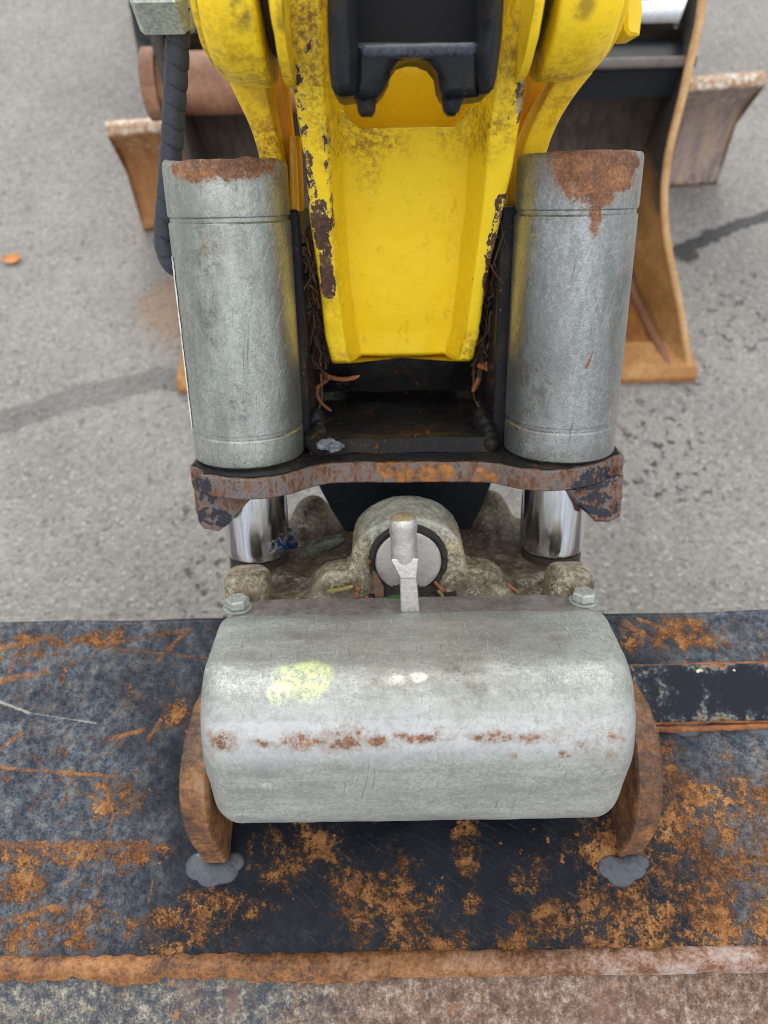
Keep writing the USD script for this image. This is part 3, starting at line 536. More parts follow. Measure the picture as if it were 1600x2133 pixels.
# lever: stout round stub on a flat bar
alu = plain('scuffed_lever_steel', (.50, .485, .465), .32, .85, 90, .15, .0009, K)
kt, kb = tl(Pn(839, 1076, 0.490)), tl(Pn(843, 1165, 0.490))
ax = (kt - kb); hl = np.linalg.norm(ax)
stub = lathe([(0.001, 0), (0.0085, 0.0), (0.0093, 0.002), (0.0095, 0.004)] + [(0.0095 + .0003 * math.sin(z * 300), z) for z in np.linspace(.006, hl - .004, 10)] + [(0.0090, hl - .0012), (0.0075, hl), (0.001, hl)], W(kb), ax @ TOOL, 64)
stubp = None
lev = K.part('lever', rough(stub, .0008, 160, 2), alu, 40, label='stubby bare steel release lever in front of the pin')
m0, m1, m2 = tl(Pn(843, 1160, 0.488)), tl(Pn(850, 1195, 0.486)), tl(Pn(854, 1266, 0.484))
def bar(a, b, w0, w1, t0):
    hs = [manifold3d.Manifold.sphere(.0012, 12).translate((c[0] + s * w, c[1] + q * t0, c[2])) for c, w in ((a, w0), (b, w1)) for s in (-1, 1) for q in (-1, 1)]
    return toolmesh(manifold3d.Manifold.batch_hull(hs))
K.part('neck', rough(bar(m0, m1, .0085, .0048, .0048), .0012, 160, 5), alu, 40, parent=lev)
K.part('bar', bar(m1, m2, .0048, .0056, .004), alu, 40, parent=lev)
# strip of plate along the cover and its two hex bolts
s0, s1 = tl(Pu(475, 1276, UB + .003)), tl(Pu(1234, 1240, UB + .003))
K.part('cover_strip', tbox(cx - .128, cx + .128, .470, tl(Pu(850, 1243, UB + .003))[1], UB - .002, UB + .003, r=.001), plain('brown_grey_strip', (.20, .185, .175), .42, .5, 70, .35, .0004, K), 30)
for bx, by in ((495, 1264), (1216, 1250)):
    c = tl(Pu(bx, by, UB + .004)); h6 = [(c[0] + .0088 * math.cos(a + .2), c[1] + .0088 * math.sin(a + .2)) for a in np.arange(6) * math.pi / 3]
    hv, hf = slab(h6, UB + .0045, UB + .0115, bev=.0011)
    bm = galv(f'bolt_zinc_{bx}', K, lo=(.30, .32, .31), hi=(.52, .55, .52))
    bp = K.part('bolt_head', toolmesh((hv, hf)), bm, 25)
    K.part('washer', lathe([(.001, 0), (.0102, 0), (.0106, .0006), (.0106, .0014), (.001, .0015)], W([c[0], c[1], UB + .003]), U, 40), bm, 30, parent=bp)
# greasy crumpled plug beside the hub
gp = [tl(Pn(x, y, .535)) for x, y in ((648, 1152), (665, 1140), (690, 1128), (716, 1118))]
K.part('greasy_plug', rough(tube(W(gp), [.0052, .0070, .0066, .004], 24), .007, 190, 12), plain('green_black_grease', (.016, .019, .012), .16, .2, 130, .7, .002, K), 45, label='greasy dark green plug left of the hub')

#@@BUCKET
# ------------------------------------------------------------------ wide bucket in front (its back plate)
ZP = EYE[2] - 0.647
BK = Thing('grading_bucket', 'wide black bucket with scratched rusty back plate across the foreground', 'bucket', [0.02, 0.15, ZP - .34])
def pl(px, py, z=ZP): return Ph(px, py, z)
yfar, ybead = pl(850, 1284)[1], pl(850, 2012)[1]
def plate_mat():
    g = G(BK); x, y, z = g.xyz()
    fine = g.noise(420, 4, .7); mid = g.noise(70, 6, .7, vec=g.vscale((1, .8, 1))); big = g.noise(11, 5, .6)
    col = g.ramp(g.noise(30, 5, .65), [(.35, (.005, .0065, .011)), (.65, (.012, .015, .023))])
    lx = pl(330, 1600)[0] - BK.base[0]; rx = pl(1390, 1750)[0] - BK.base[0]
    # dusty film left and right of the coupler
    nb = g.m('multiply_add', big, .24, x)
    film = g.mx(g.mr(nb, lx + .06 + .12, lx - .06 + .12), g.mr(nb, rx - .03 + .12, rx + .08 + .12))
    near = g.mr(y, pl(850, 1830)[1] - BK.base[1], pl(850, 1960)[1] - BK.base[1], 0, .12)
    grain = g.m('multiply_add', g.noise(700, 3, .7), .4, g.m('multiply', g.noise(170, 5, .75), .6))
    smu = g.mr(g.noise(24, 6, .75, dist=.3), .36, .60, .55, 1.0)
    col = g.mix(g.m('multiply', g.m('multiply', g.mx(film, near), smu), g.mr(grain, .34, .58, .30, 1.0)), col, g.ramp(g.m('multiply_add', mid, .5, g.m('multiply', grain, .5)), [(.39, (.032, .042, .060)), (.48, (.075, .090, .114)), (.55, (.135, .146, .158)), (.65, (.25, .235, .205))]))
    br = g.mr(nb, rx + .02 + .12, rx + .14 + .12); brn = g.m('multiply', br, g.mr(y, pl(1500, 1530)[1] - BK.base[1], pl(1500, 1680)[1] - BK.base[1], .0, .95))
    col = g.mix(g.m('multiply', brn, g.mr(g.m('multiply_add', grain, .5, g.m('multiply', g.noise(55, 7, .75), .5)), .44, .54)), col, g.ramp(g.m('multiply_add', grain, .5, g.m('multiply', g.noise(38, 6, .72), .5)), [(.38, (.060, .030, .018)), (.47, (.14, .070, .036)), (.55, (.22, .125, .068)), (.66, (.31, .225, .145))]))
    # rust: patches seeded where the photograph has them, plus speckle
    seeds = [(800, 1890, .034, (.8, 1, 1)), (970, 1775, .018, (1.5, .55, 1)), (1095, 1820, .017, (1, .9, 1)), (860, 1955, .028, (.5, 1.4, 1)), (1170, 1945, .024, (.5, 1, 1)), (1280, 1765, .042, (1, 1.0, 1)), (980, 1885, .010, (1, 1, 1)), (640, 1760, .026, (.9, 1.2, 1)), (690, 1830, .008, (1, 1, 1)), (370, 1940, .026, (.5, 1.5, 1)), (120, 1930, .03, (.5, 1.4, 1)), (430, 1890, .018, (1, 1, 1)), (120, 1780, .024, (.35, 1.9, 1)), (270, 1775, .02, (.5, 1.8, 1)), (210, 1670, .016, (1, 1, 1)), (270, 1660, .012, (.8, 1, 1)), (360, 1480, .014, (1, 1, 1)), (1430, 1320, .026, (.5, 1.2, 1)), (1320, 1335, .016, (1, 1, 1)), (1450, 1690, .05, (.6, 1, 1)), (1500, 1880, .06, (.6, .8, 1)), (1340, 1950, .045, (.6, 1, 1)), (210, 1330, .014, (.5, 1.5, 1)), (60, 1345, .022, (.5, 1.6, 1)), (1265, 1900, .024, (1, .6, 1)), (500, 1895, .010, (.5, 1, 1)), (40, 1850, .02, (.6, 1.2, 1)), (590, 1790, .02, (.6, 1, 1))]
    sm = g.mx(*[g.spot(pl(a, b), r, sc, 1.3, .6) for a, b, r, sc in seeds])
    rv = g.m('multiply_add', g.noise(52, 7, .76, dist=.25), .55, g.m('multiply_add', g.noise(230, 5, .75), .30, g.m('multiply', g.noise(700, 3, .7), .15)))
    lft = g.mr(x, lx + .14, lx - .04, 0, .048)
    k = g.m('add', rv, g.m('maximum', g.m('multiply', sm, .132), g.m('maximum', lft, g.m('multiply', br, .055))))
    scr = []
    for a, b, c, d, w in ((205, 1345, 395, 1312, .0022), (330, 1375, 392, 1312, .0028), (190, 1370, 250, 1300, .0015), (0, 1600, 250, 1618, .0020), (0, 1760, 300, 1760, .0035), (140, 1840, 175, 1765, .0022), (0, 1420, 90, 1400, .0035), (215, 1350, 440, 1372, .0013), (310, 1540, 335, 1500, .0026), (0, 1560, 45, 1530, .0022), (150, 1600, 60, 1690, .0013), (1305, 1300, 1390, 1350, .0035), (1330, 1290, 1420, 1320, .0022), (0, 1920, 130, 1890, .0035), (0, 1350, 110, 1325, .003), (20, 1400, 40, 1350, .002), (230, 1540, 300, 1520, .0022), (130, 1690, 150, 1600, .0012), (200, 1870, 235, 1700, .0012), (310, 1880, 320, 1830, .0012)):
        scr.append(g.seg(pl(a, b), pl(c, d), w, .5))
    hr = g.mx(g.hair((0, 0, .75), (900, 40, 40), .665, .70), g.hair((0, 0, .12), (34, 1000, 40), .67, .70))
    hr = g.m('multiply', hr, g.m('multiply', film, .75))
    scm = g.m('multiply', g.mx(g.mx(*scr), hr), g.mr(g.noise(150, 5, .75), .38, .56, .10, .95))
    hal = g.m('multiply', g.mx(g.mr(k, .575, .635), g.m('multiply', scm, .5)), .45); dots = g.mr(g.m('multiply_add', g.noise(130, 4, .7), .7, g.m('multiply', g.noise(24, 3), .3)), .625, .645); rm = g.mx(g.mr(k, .612, .655), scm, dots)
    col = g.mix(hal, col, g.ramp(grain, [(.4, (.055, .034, .024)), (.6, (.15, .090, .055))]))
    rc = g.ramp(g.m('multiply_add', g.noise(21, 5, .6), .35, g.m('multiply_add', g.noise(140, 5, .75), .35, g.m('multiply', g.noise(620, 3, .7), .30))), [(.38, (.040, .019, .011)), (.45, (.115, .050, .020)), (.52, (.245, .108, .038)), (.59, (.37, .185, .070)), (.69, (.44, .29, .18))])
    col = g.mix(g.m('multiply', rm, .95), col, rc)
    wl = g.mx(g.seg(pl(0, 1462), pl(60, 1485), .0016, .4), g.seg(pl(60, 1485), pl(200, 1507), .0009, .4)); col = g.mix(g.m('multiply', wl, .65), col, (.36, .34, .30))
    hair = g.mx(g.hair((0, 0, -.5), (30, 1100, 40), .67, .71), g.hair((0, 0, .9), (1000, 34, 40), .67, .71)); col = g.mix(g.m('multiply', hair, .16), col, (.20, .20, .20))
    h = g.m('multiply_add', rm, .5, g.m('multiply_add', fine, .35, g.m('multiply', rv, .8)))
    return g.done('scratched_bucket_paint', base_color=col, specular_ior_level=.10, roughness=g.m('multiply_add', rm, .4, g.lr(film, 0, 1, .20, .46)), normal=g.bump(h, .0011, .75))
pm = plate_mat()
xw = 0.62
nx, ny = 150, 70; xs = np.linspace(-xw, xw + .04, nx); ys = np.linspace(ybead - .004, yfar, ny)
def sheet(fn, xs, ts, thick, nrm):
    A = np.array([[fn(x, t) for x in xs] for t in ts]); Bt = A - np.asarray(nrm) * thick
    r, c = A.shape[:2]; v1, f1 = grid(A); v2, f2 = grid(Bt)
    ring = [(0, j) for j in range(c)] + [(i, c - 1) for i in range(1, r)] + [(r - 1, j) for j in range(c - 2, -1, -1)] + [(i, 0) for i in range(r - 2, 0, -1)]
    ia = np.array([i * c + j for i, j in ring]); k = np.roll(ia, -1); o = len(v1)
    v = np.vstack([v1, v2]); f = np.vstack([f1, f2[:, ::-1] + o, np.stack([ia, ia + o, k], 1), np.stack([k, ia + o, k + o], 1)])
    return outward(v, f)
BK.part('back_plate', sheet(lambda x, y: np.array([x, y + .006 * (float(fbm([[x, 0, 0]], 9, 2, 3)[0])) * (y > yfar - .01), ZP + .0025 * float(fbm([[x, y, 0]], 7, 2, 5)[0])]), xs, ys, .010, (0, 0, 1)), pm, True)
# lower plate falling away towards the viewer
sl = math.radians(20)
g = G(BK); v1 = g.m('multiply_add', g.noise(650, 3, .7), .4, g.m('multiply', g.noise(210, 5, .75, vec=g.vscale((1.3, .8, .8))), .6)); v2 = g.noise(15, 6, .7); v3 = g.noise(95, 6, .75); x, y, z = g.xyz()
k = g.m('multiply_add', v3, .45, g.m('multiply', v1, .55))
left = g.ramp(k, [(.42, (.024, .028, .038)), (.48, (.060, .066, .078)), (.53, (.150, .138, .115)), (.59, (.34, .315, .25))])
right = g.ramp(k, [(.40, (.050, .029, .022)), (.47, (.125, .070, .046)), (.53, (.225, .150, .108)), (.59, (.37, .32, .26))])
col = g.mix(g.mr(g.m('multiply_add', v2, .5, x), .10, .26), left, right)
pur = g.mr(g.noise(13, 5, .65, vec=g.vscale((1, .25, .25))), .53, .64); col = g.mix(g.m('multiply', pur, .55), col, (.16, .078, .055))
org = g.mr(g.m('multiply_add', g.noise(40, 6, .75), .6, g.m('multiply', v1, .4)), .56, .62); col = g.mix(g.m('multiply', org, .8), col, g.ramp(v1, [(.4, (.17, .065, .020)), (.6, (.34, .155, .055))]))
BK.part('lower_plate', sheet(lambda x, t: np.array([x, ybead + .004 - t * math.cos(sl), ZP + .001 - t * math.sin(sl) + .003 * float(fbm([[x, t, 0]], 9, 2, 2)[0])]), xs, np.linspace(0, .26, 40), .010, (0, 0, 1)), g.done('pitted_lower_plate', base_color=col, roughness=.6, normal=g.bump(g.m('multiply_add', v1, .8, v3), .0016, .8)), True, label='pitted lower plate with beige and rust mottling')
# weld bead along the fold
cxs = np.linspace(-xw, xw + .04, 420); pth = []; rad = []
for x in cxs:
    t = pl(800 + x * 1600 / .575, 2014)[1]; j = float(fbm([[x, 0, 0]], 26, 4, 1)[0]); rp = abs(math.sin(x * 170 + 3 * j))
    amp = np.clip((0.15 - x) / 0.3, 0.1, 1)
    pth.append([x, ybead + .0005 - .007 * j * amp, ZP - .0015]); rad.append(.0086 + .0055 * j * amp + .0012 * rp * amp)
bead = tube(pth, rad, 26); bead = rough(rough(bead, .0022, 110, 4), .0016, 330, 5)
g = G(BK); v = g.m('multiply_add', g.noise(330, 5, .75), .45, g.m('multiply', g.noise(36, 6, .7), .55)); x, y, z = g.xyz()
col = g.ramp(v, [(.37, (.035, .016, .010)), (.44, (.12, .048, .017)), (.51, (.235, .098, .030)), (.58, (.33, .155, .055)), (.67, (.38, .24, .16))])
pk = g.m('multiply', g.mr(g.m('multiply_add', g.noise(18, 5), .5, x), .20, .48, .0, .9), g.mr(v, .44, .56, .15, 1)); col = g.mix(pk, col, g.ramp(v, [(.4, (.14, .085, .075)), (.55, (.30, .225, .20)), (.66, (.46, .40, .38))]))
BK.part('weld_bead', bead, g.done('rusty_weld', base_color=col, roughness=.6, normal=g.bump(v, .0016, .9)), True, label='lumpy orange weld bead along the fold of the bucket')
# lugs flanking the coupler
lugm = rusty('rusty_lug', BK, [(.37, (.020, .013, .011)), (.44, (.062, .031, .018)), (.50, (.125, .056, .024)), (.56, (.215, .098, .034)), (.61, (.27, .14, .06)), (.68, (.22, .19, .185))], 26, bump=.0006, gloss=.6)
def lug(x0, x1, pxs, xf):
    p = np.array([Px(a, b, xf)[1:] for a, b in pxs]); v, f = slab(p, x0, x1, bev=.0022, step=.003, rough=.001)
    return outward(v[:, [2, 0, 1]], f)
for x0, x1, pxs in ((-.1425, -.1225, [(434, 1462), (417, 1520), (406, 1580), (402, 1645), (406, 1700), (420, 1750), (448, 1797)]), (.1755, .1955, [(1312, 1440), (1335, 1490), (1350, 1560), (1355, 1640), (1350, 1700), (1331, 1755), (1298, 1797)])):
    pr = np.array([Px(a, b, (x0 + x1) / 2)[1:] for a, b in pxs]); pr = spline(pr, 30); pr = np.vstack([pr, [[pr[-1, 0] + .004, ZP + .001], [pr[0, 0] + .03, ZP + .001], [pr[0, 0] + .03, pr[0, 1] - .03]]])
    v, f = slab(pr, x0, x1, bev=.0025, step=.003, rough=.0012)
    BK.part('lug', rough(outward(v[:, [2, 0, 1]], f), .0012, 90, 2), lugm, 40, label='rusty lug welded upright at the ' + ('left' if x0 < 0 else 'right') + ' end of the coupler')
wm = plain('grey_weld', (.080, .088, .104), .32, .25, 70, .3, .0012, BK)
for px, py, r in ((416, 1806, .0095), (440, 1818, .010), (466, 1812, .010), (486, 1796, .007), (1272, 1806, .008), (1292, 1816, .010), (1316, 1808, .009), (1334, 1796, .006), (1430, 1506, .0115), (1418, 1508, .009), (1448, 1506, .008), (1590, 1505, .012), (1575, 1508, .009)):
    c = pl(px, py); s = manifold3d.Manifold.sphere(r, 32).scale((1.2, 1.0, .26)).translate(tuple(c)); BK.part('weld_spot', rough(s, .0030, 80, px), wm, True)
# strap welded on at the right
a, b = pl(1270, 1390), pl(1270, 1520); ya, yb = a[1] - .001, b[1] + .004
g = G(BK); f1 = g.noise(34, 6, .72, dist=.4); f2 = g.noise(300, 4, .75); x, y, z = g.xyz(); ym_ = (ya + yb) / 2 - BK.base[1]
edge = g.mr(g.m('absolute', g.m('subtract', y, ym_)), (ya - yb) * .20, (ya - yb) * .52, 0, .10)
k = g.m('add', edge, g.m('multiply_add', f2, .35, g.m('multiply', f1, .65)))
col = g.mix(g.mr(k, .53, .66), (.006, .008, .015), (.085, .105, .135)); col = g.mix(g.m('multiply', g.mr(k, .595, .64), .8), col, (.27, .235, .12)); col = g.mix(g.mr(k, .625, .66), col, rustcol(g, 150))
strapm = g.done('strap_black', base_color=col, roughness=g.lr(k, .45, .65, .22, .6), specular_ior_level=.2, normal=g.bump(k, .001, .7))
BK.part('strap', rough(wbox((.165, yb, ZP - .001), (xw + .04, ya, ZP + .009), .002), .0008, 60), strapm, 35, label='black strap welded onto the back plate right of the coupler')
def strip(px0, px1, r, seed, mat, name):
    p0, p1 = pl(*px0, ZP + .003), pl(*px1, ZP + .003); pts = np.array([p0 + (p1 - p0) * t for t in np.linspace(0, 1, 120)])
    pts[:, 1] += .003 * (meshkit.fbm(pts * 40, 3, seed) - .5); rr = r * (1 + .6 * (meshkit.fbm(pts * 60, 3, seed + 1) - .5)); BK.part(name, rough(tube(pts, rr, 14), .0015, 150, seed), mat, True)
orm = rusty('orange_rust_line', BK, None, 60, bump=.001)
strip((1272, 1394), (1640, 1386), .0035, 1, orm, 'rust_ridge'); strip((1330, 1500), (1640, 1494), .0042, 5, orm, 'rust_ridge'); strip((1330, 1520), (1640, 1512), .0026, 9, orm, 'rust_ridge')
for px, py in ((1470, 1399), (1512, 1397)):
    c = pl(px, py, ZP + .0085); BK.part('paint_flake', rough(outward(*vf(manifold3d.Manifold.sphere(.0075, 40).scale((1, .22, .12)).translate(tuple(c - [0, 0, .0004])))), .006, 230, px), plain(f'cream_flake_{px}', (.62, .56, .40), .6, T=BK), 40)
# shell of the bucket down to the ground
shell = [(yfar - .002, ZP - .011), (yfar + .012, ZP - .05), (yfar + .010, ZP - .13), (yfar - .03, ZP - .25), (yfar - .12, .03), (yfar - .25, .006), (ybead - .10, .006)]
sp = spline(shell, 40)
BK.part('shell', grid(np.array([[[x, y, z] for x in np.linspace(-xw, xw + .04, 12)] for y, z in sp])), rusty('shell_rust', BK, None, 30, paint=(.02, .022, .03), pt=.48), True)
for x in (-xw, xw + .04):
    poly = np.vstack([sp, [[ybead - .24, .03], [ybead - .24, ZP - .10], [ybead, ZP - .012]]])
    v, f = slab(poly, x - .006, x + .006, bev=.001); BK.part('end_plate', outward(v[:, [2, 0, 1]], f), rusty('end_rust' + ('_a' if x < 0 else '_b'), BK, None, 30, paint=(.02, .022, .03), pt=.5), 40)

#@@ARM
# ------------------------------------------------------------------ yellow arm
def arm_n(y): return float(np.interp(y, [-150, 100, 260, 500, 700, 762], [.500, .520, .545, .590, .622, .628]))
Lo = [(-150, 585), (0, 592), (109, 597), (227, 616), (350, 636), (437, 642), (600, 665), (700, 676), (755, 690)]
Li = [(-150, 672), (0, 677), (197, 681), (306, 690), (437, 694), (600, 708), (700, 722), (755, 733)]
Ri = [(-150, 1078), (0, 1066), (219, 1020), (328, 1009), (437, 1000), (600, 979), (700, 966), (755, 950)]
Ro = [(-150, 1135), (0, 1119), (210, 1092), (350, 1070), (437, 1051), (600, 1012), (700, 1000), (755, 985)]
def at(tab, y): t = np.array(tab, float); return float(np.interp(y, t[:, 0], t[:, 1]))
AR = Thing('excavator_arm', 'yellow cast excavator arm with chipped ribs between the two grey cylinders', 'excavator arm', W(tl(Pn(840, 755, .64))), TOOL)
def armp(px, py): return Pn(px, py, arm_n(py))
chl = [((662, 430), (676, 520), .009, .36), ((676, 520), (684, 610), .008, .36), ((600, 110), (614, 200), .009, .27), ((614, 200), (632, 330), .009, .27), ((636, 330), (650, 440), .009, .28), ((684, 250), (692, 380), .007, .25), ((692, 380), (700, 470), .008, .28), ((700, 600), (718, 700), .006, .2), ((1052, 420), (1040, 500), .010, .30), ((1040, 500), (1022, 600), .011, .33), ((1022, 600), (1006, 690), .009, .27), ((1115, 10), (1100, 120), .010, .27), ((1100, 120), (1080, 240), .010, .25), ((720, 250), (760, 262), .010, .34), ((985, 270), (992, 284), .009, .36), ((1122, -20), (1108, 60), .010, .33), ((1104, 80), (1090, 200), .008, .30), ((640, 90), (612, 120), .008, .25), ((745, 268), (775, 285), .008, .28), ((960, 700), (985, 560), .006, .16)]
chips = [(armp(*a), armp(*b), w, d) for a, b, w, d in chl]
grime = [(armp(760, 275), .022, (.7, .4, 1), .9), (armp(765, 365), .016, (1.6, .4, .55), .8), (armp(985, 270), .02, (.8, .4, 1), .8), (armp(640, 60), .045, (1, 1, .6), .9), (armp(1100, 100), .03, (1.3, 1, .4), .7), (armp(665, 560), .03, (1.4, 1, .5), .5), (armp(985, 265), .02, (1, 1, 1), .5), (armp(990, 735), .016, (1, 1, 1), .8), (armp(600, 60), .05, (1, 1, 1), .5), (armp(635, 180), .03, (1, 1, .6), .5), (armp(1110, 60), .05, (1, 1, .7), .35), (armp(640, 120), .03, (1, 1, 1), .7), (armp(700, 745), .014, (.7, 1, 1.2), .5)]
GREY = (.26, .245, .20)
ym = yellow('yellow_arm_paint', AR, chips, grime, dirt=.25, smear=[(armp(1128, -20), armp(1108, 110), .0052, .95, GREY), (armp(1108, 110), armp(1086, 228), .0045, .95, GREY), (armp(694, 120), armp(694, 300), .004, .9), (armp(742, 254), armp(768, 262), .006, .9)])
rows = np.concatenate([np.linspace(-150, 150, 34), np.linspace(152, 300, 76), np.linspace(304, 740, 90), np.linspace(743, 762, 10)])
NS = 190
def arm_row(y):
    n0 = arm_n(y); yy = min(y, 755)
    xs = [tl(Pn(at(t_, yy), y, n0))[0] for t_ in (Lo, Li, Ri, Ro)]; u = tl(Pn(840, y, n0))[2]
    return xs, n0, u
def sstep(a, b, x): t = np.clip((x - a) / (b - a), 0, 1); return t * t * (3 - 2 * t)
P = []
for y in rows:
    (a, b, c, d), n0, u = arm_row(y)
    x = np.linspace(a, d, NS)
    rd = 0.0048
    el = np.clip(1 - (x - a) / rd, 0, 1); er = np.clip(1 - (d - x) / rd, 0, 1)
    round_ = rd * (1 - np.sqrt(np.clip(1 - el ** 2, 0, 1))) + rd * (1 - np.sqrt(np.clip(1 - er ** 2, 0, 1)))
    rec = sstep(b - .003, b + .008, x) * sstep(c + .003, c - .008, x)
    depth = .030 + .006 * sstep(700, 300, y)
    dn = rec * depth + round_
    # slight crown of the panel and its lower lip
    mid = sstep(b + .008, b + .030, x) * sstep(c - .008, c - .030, x); dn = dn - mid * .003
    # opening above the panel
    m = (x - (b + c) / 2) / ((c - b) / 2)
    lim = 252 - 75 * np.clip(np.abs(m) - .62, 0, 1) ** 1.5 * 6
    hole = sstep(lim + 5, lim - 12, np.full_like(x, y)) * sstep(1.0, .92, np.abs(m))
    dn = dn + hole * .085
    lip = np.clip((y - 748) / 14, 0, 1) ** 2 * .014
    pts = np.c_[x, n0 + dn + lip, np.full(NS, u)]
    back = np.array([[d - .001, n0 + .035, u], [d - .002, n0 + .10, u], [a + .002, n0 + .10, u], [a + .001, n0 + .035, u]])
    P.append(np.vstack([pts, back]))
P = np.array(P); sh = P.shape; P = W(P.reshape(-1, 3)).reshape(sh)
P = P - (fbm(P, 38, 3, 21) * .0014)[..., None] * N
armpth = AR.part('arm_casting', grid(P, True, True), ym, 40)
BC = (0.533, 0.135)      # boss axis (n, u)
ym2 = yellow('yellow_boss_paint', AR, [(armp(408, 40), armp(440, 110), .006, .34), (armp(560, 120), armp(590, 165), .006, .24), (armp(1190, 60), armp(1215, 140), .004, .2), (armp(1150, 160), armp(1190, 165), .005, .2)], [(armp(520, 60), .035, (1, 1, 1), .8), (armp(560, 130), .03, (1, 1, 1), .8), (armp(1180, 80), .03, (2, 1, .6), .6), (armp(1150, 150), .02, (1, 1, 1), .8), (armp(450, 130), .02, (1, 1, 1), .5)], smear=[(Pn(492, -20, .475), Pn(520, 150, .475), .008, .8), (Pn(592, 10, .475), Pn(600, 160, .48), .007, .6), (Pn(1225, -20, .475), Pn(1195, 150, .475), .008, .6), (Pn(1110, 30, .475), Pn(1112, 150, .48), .006, .5), (Pn(585, 60, .475), Pn(560, 165, .478), .006, .6)])
def xat(px, py, n): return tl(Pn(px, py, n))[0]
gapm = plain('dark_seam', (.020, .014, .011), .7, 0, 120, .5, .001, AR)
# bosses: an outer ring and an inner ring with a dark gap between
for side in (0, 1):
    s = -1 if side == 0 else 1
    e = [xat(p, 120, .475) for p in ((414, 470, 540, 568, 588) if side == 0 else (1300, 1240, 1158, 1130, 1112))]
    o = np.array([0, BC[0], BC[1]]); R = .0745
    def ringp(xa, xb, prof): return rough(lathe([(r, abs(xb - xa) * t) for t, r in prof], W(o + [xa, 0, 0]), X * np.sign(xb - xa), 140), .002, 40, 4 + side)
    bp = AR.part('pin_boss', ringp(e[0], e[2], [(0, .02), (0, R - .010), (.02, R - .007), (.10, R - .004), (.35, R - .0015), (.42, R), (.93, R), (.98, R - .0015), (1, R - .004), (1, .05)]), ym2, 35)
    AR.part('boss_collar', ringp(e[3], e[4] + s * -.002, [(0, .05), (0, R - .004), (.05, R - .001), (.1, R), (.9, R + .001), (1, R - .003), (1, .05)]), ym2, 35)
    AR.part('seam', ringp(e[2] - s * .002, e[3] + s * .002, [(0, .04), (0, R - .016), (1, R - .016), (1, .04)]), gapm, 35)
    # flange face plate seen edge-on
    AR.part('thrust_ring', ringp(e[0] + s * .004, e[0], [(0, .02), (0, R - .013), (.3, R - .011), (.9, R - .011), (1, R - .013), (1, .02)]), ym2, 35, parent=bp)
# curved webs going down behind the cylinders
def band(outer, inner, n, depth, mat, name, label=None):
    k = 40; A = spline(np.array(outer, float), k); Bq = spline(np.array(inner, float), k); P = []
    for (x0, y0), (x1, y1), nn in zip(A, Bq, np.linspace(n[0], n[1], k)):
        p, q = tl(Pn(x0, y0, nn)), tl(Pn(x1, y1, nn)); r = .004; d = (q - p) / np.linalg.norm(q - p); dn = np.array([0, 1.0, 0])
        lp = [p + d * r * .3 + dn * r * .3, p + d * r, *(p + (q - p) * t for t in (.3, .5, .7)), q - d * r, q - d * r * .3 + dn * r * .3, q + dn * r, q + dn * depth, p + dn * depth, p + dn * r]; P.append(lp)
    P = np.array(P); sh = P.shape; P = W(P.reshape(-1, 3)).reshape(sh)
    AR.part(name, grid(P, True, True), mat, 40, label=label)
ymw = yellow('yellow_web_paint', AR, [(armp(545, 300), armp(575, 325), .008, .30), (armp(1095, 300), armp(1125, 305), .005, .3)], [(Pn(555, 310, .57), .02, (1, 1, 1), .9), (Pn(530, 200, .57), .02, (1, 1, 1), .5), (Pn(1160, 190, .57), .02, (1, 1, 1), .6)], base=(.80, .53, .02))
band([(468, 150), (497, 215), (522, 270), (538, 325), (548, 440)], [(556, 150), (558, 200), (574, 270), (588, 335), (600, 440)], (.545, .60), .05, ymw, 'side_web')
band([(1238, 150), (1188, 215), (1160, 265), (1140, 320), (1128, 440)], [(1168, 150), (1130, 215), (1104, 270), (1086, 325), (1078, 440)], (.545, .60), .05, ymw, 'side_web')
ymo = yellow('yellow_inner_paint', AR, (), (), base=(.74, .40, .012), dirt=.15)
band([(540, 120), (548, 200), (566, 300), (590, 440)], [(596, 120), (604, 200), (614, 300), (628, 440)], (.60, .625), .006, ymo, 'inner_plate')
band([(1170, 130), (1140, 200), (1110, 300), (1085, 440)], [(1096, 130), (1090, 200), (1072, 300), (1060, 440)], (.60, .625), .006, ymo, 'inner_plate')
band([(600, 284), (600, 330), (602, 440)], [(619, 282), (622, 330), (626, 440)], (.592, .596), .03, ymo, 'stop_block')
# black dirty filler between rib and ear
# link pin tab at the upper right
tb = [(1296, -60), (1322, -60), (1338, -10), (1336, 72), (1312, 74), (1300, 40)]
AR.part('pin_keeper', slab_n([(1300, -80), (1336, -80), (1340, 20), (1334, 72), (1312, 74), (1302, 60)], .520, .03, bev=.002), ym2, 35)

#@@LINK
# ------------------------------------------------------------------ black link between the ribs, close to the lens
LK = Thing('tipping_link', 'black steel link with an arched cut-out at the top, between the yellow ribs', 'link', Pn(865, 190, .46), TOOL)
lkm = black_metal('link_black', LK, .70, .22, [(Pn(760, 150, .46), .02, (1, 1, 1), .16), (Pn(1000, 140, .46), .018, (1, 1, 1), .16)], (.0065, .007, .009))
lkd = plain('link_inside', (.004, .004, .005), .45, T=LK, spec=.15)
NLK = .455
LK.part('flange', rough(slab_n([(678, -120), (740, -120), (742, 60), (748, 110), (742, 196), (712, 200), (698, 194), (689, 178), (683, 130)], NLK - .002, .052, bev=.005, step=.004), .0008, 80, 1), lkm, 50)
LK.part('flange', rough(slab_n([(1012, -120), (1062, -120), (1050, 60), (1038, 160), (1032, 182), (1022, 192), (1002, 196), (992, 110), (1006, 60)], NLK - .002, .052, bev=.005, step=.004), .0008, 80, 2), lkm, 50)
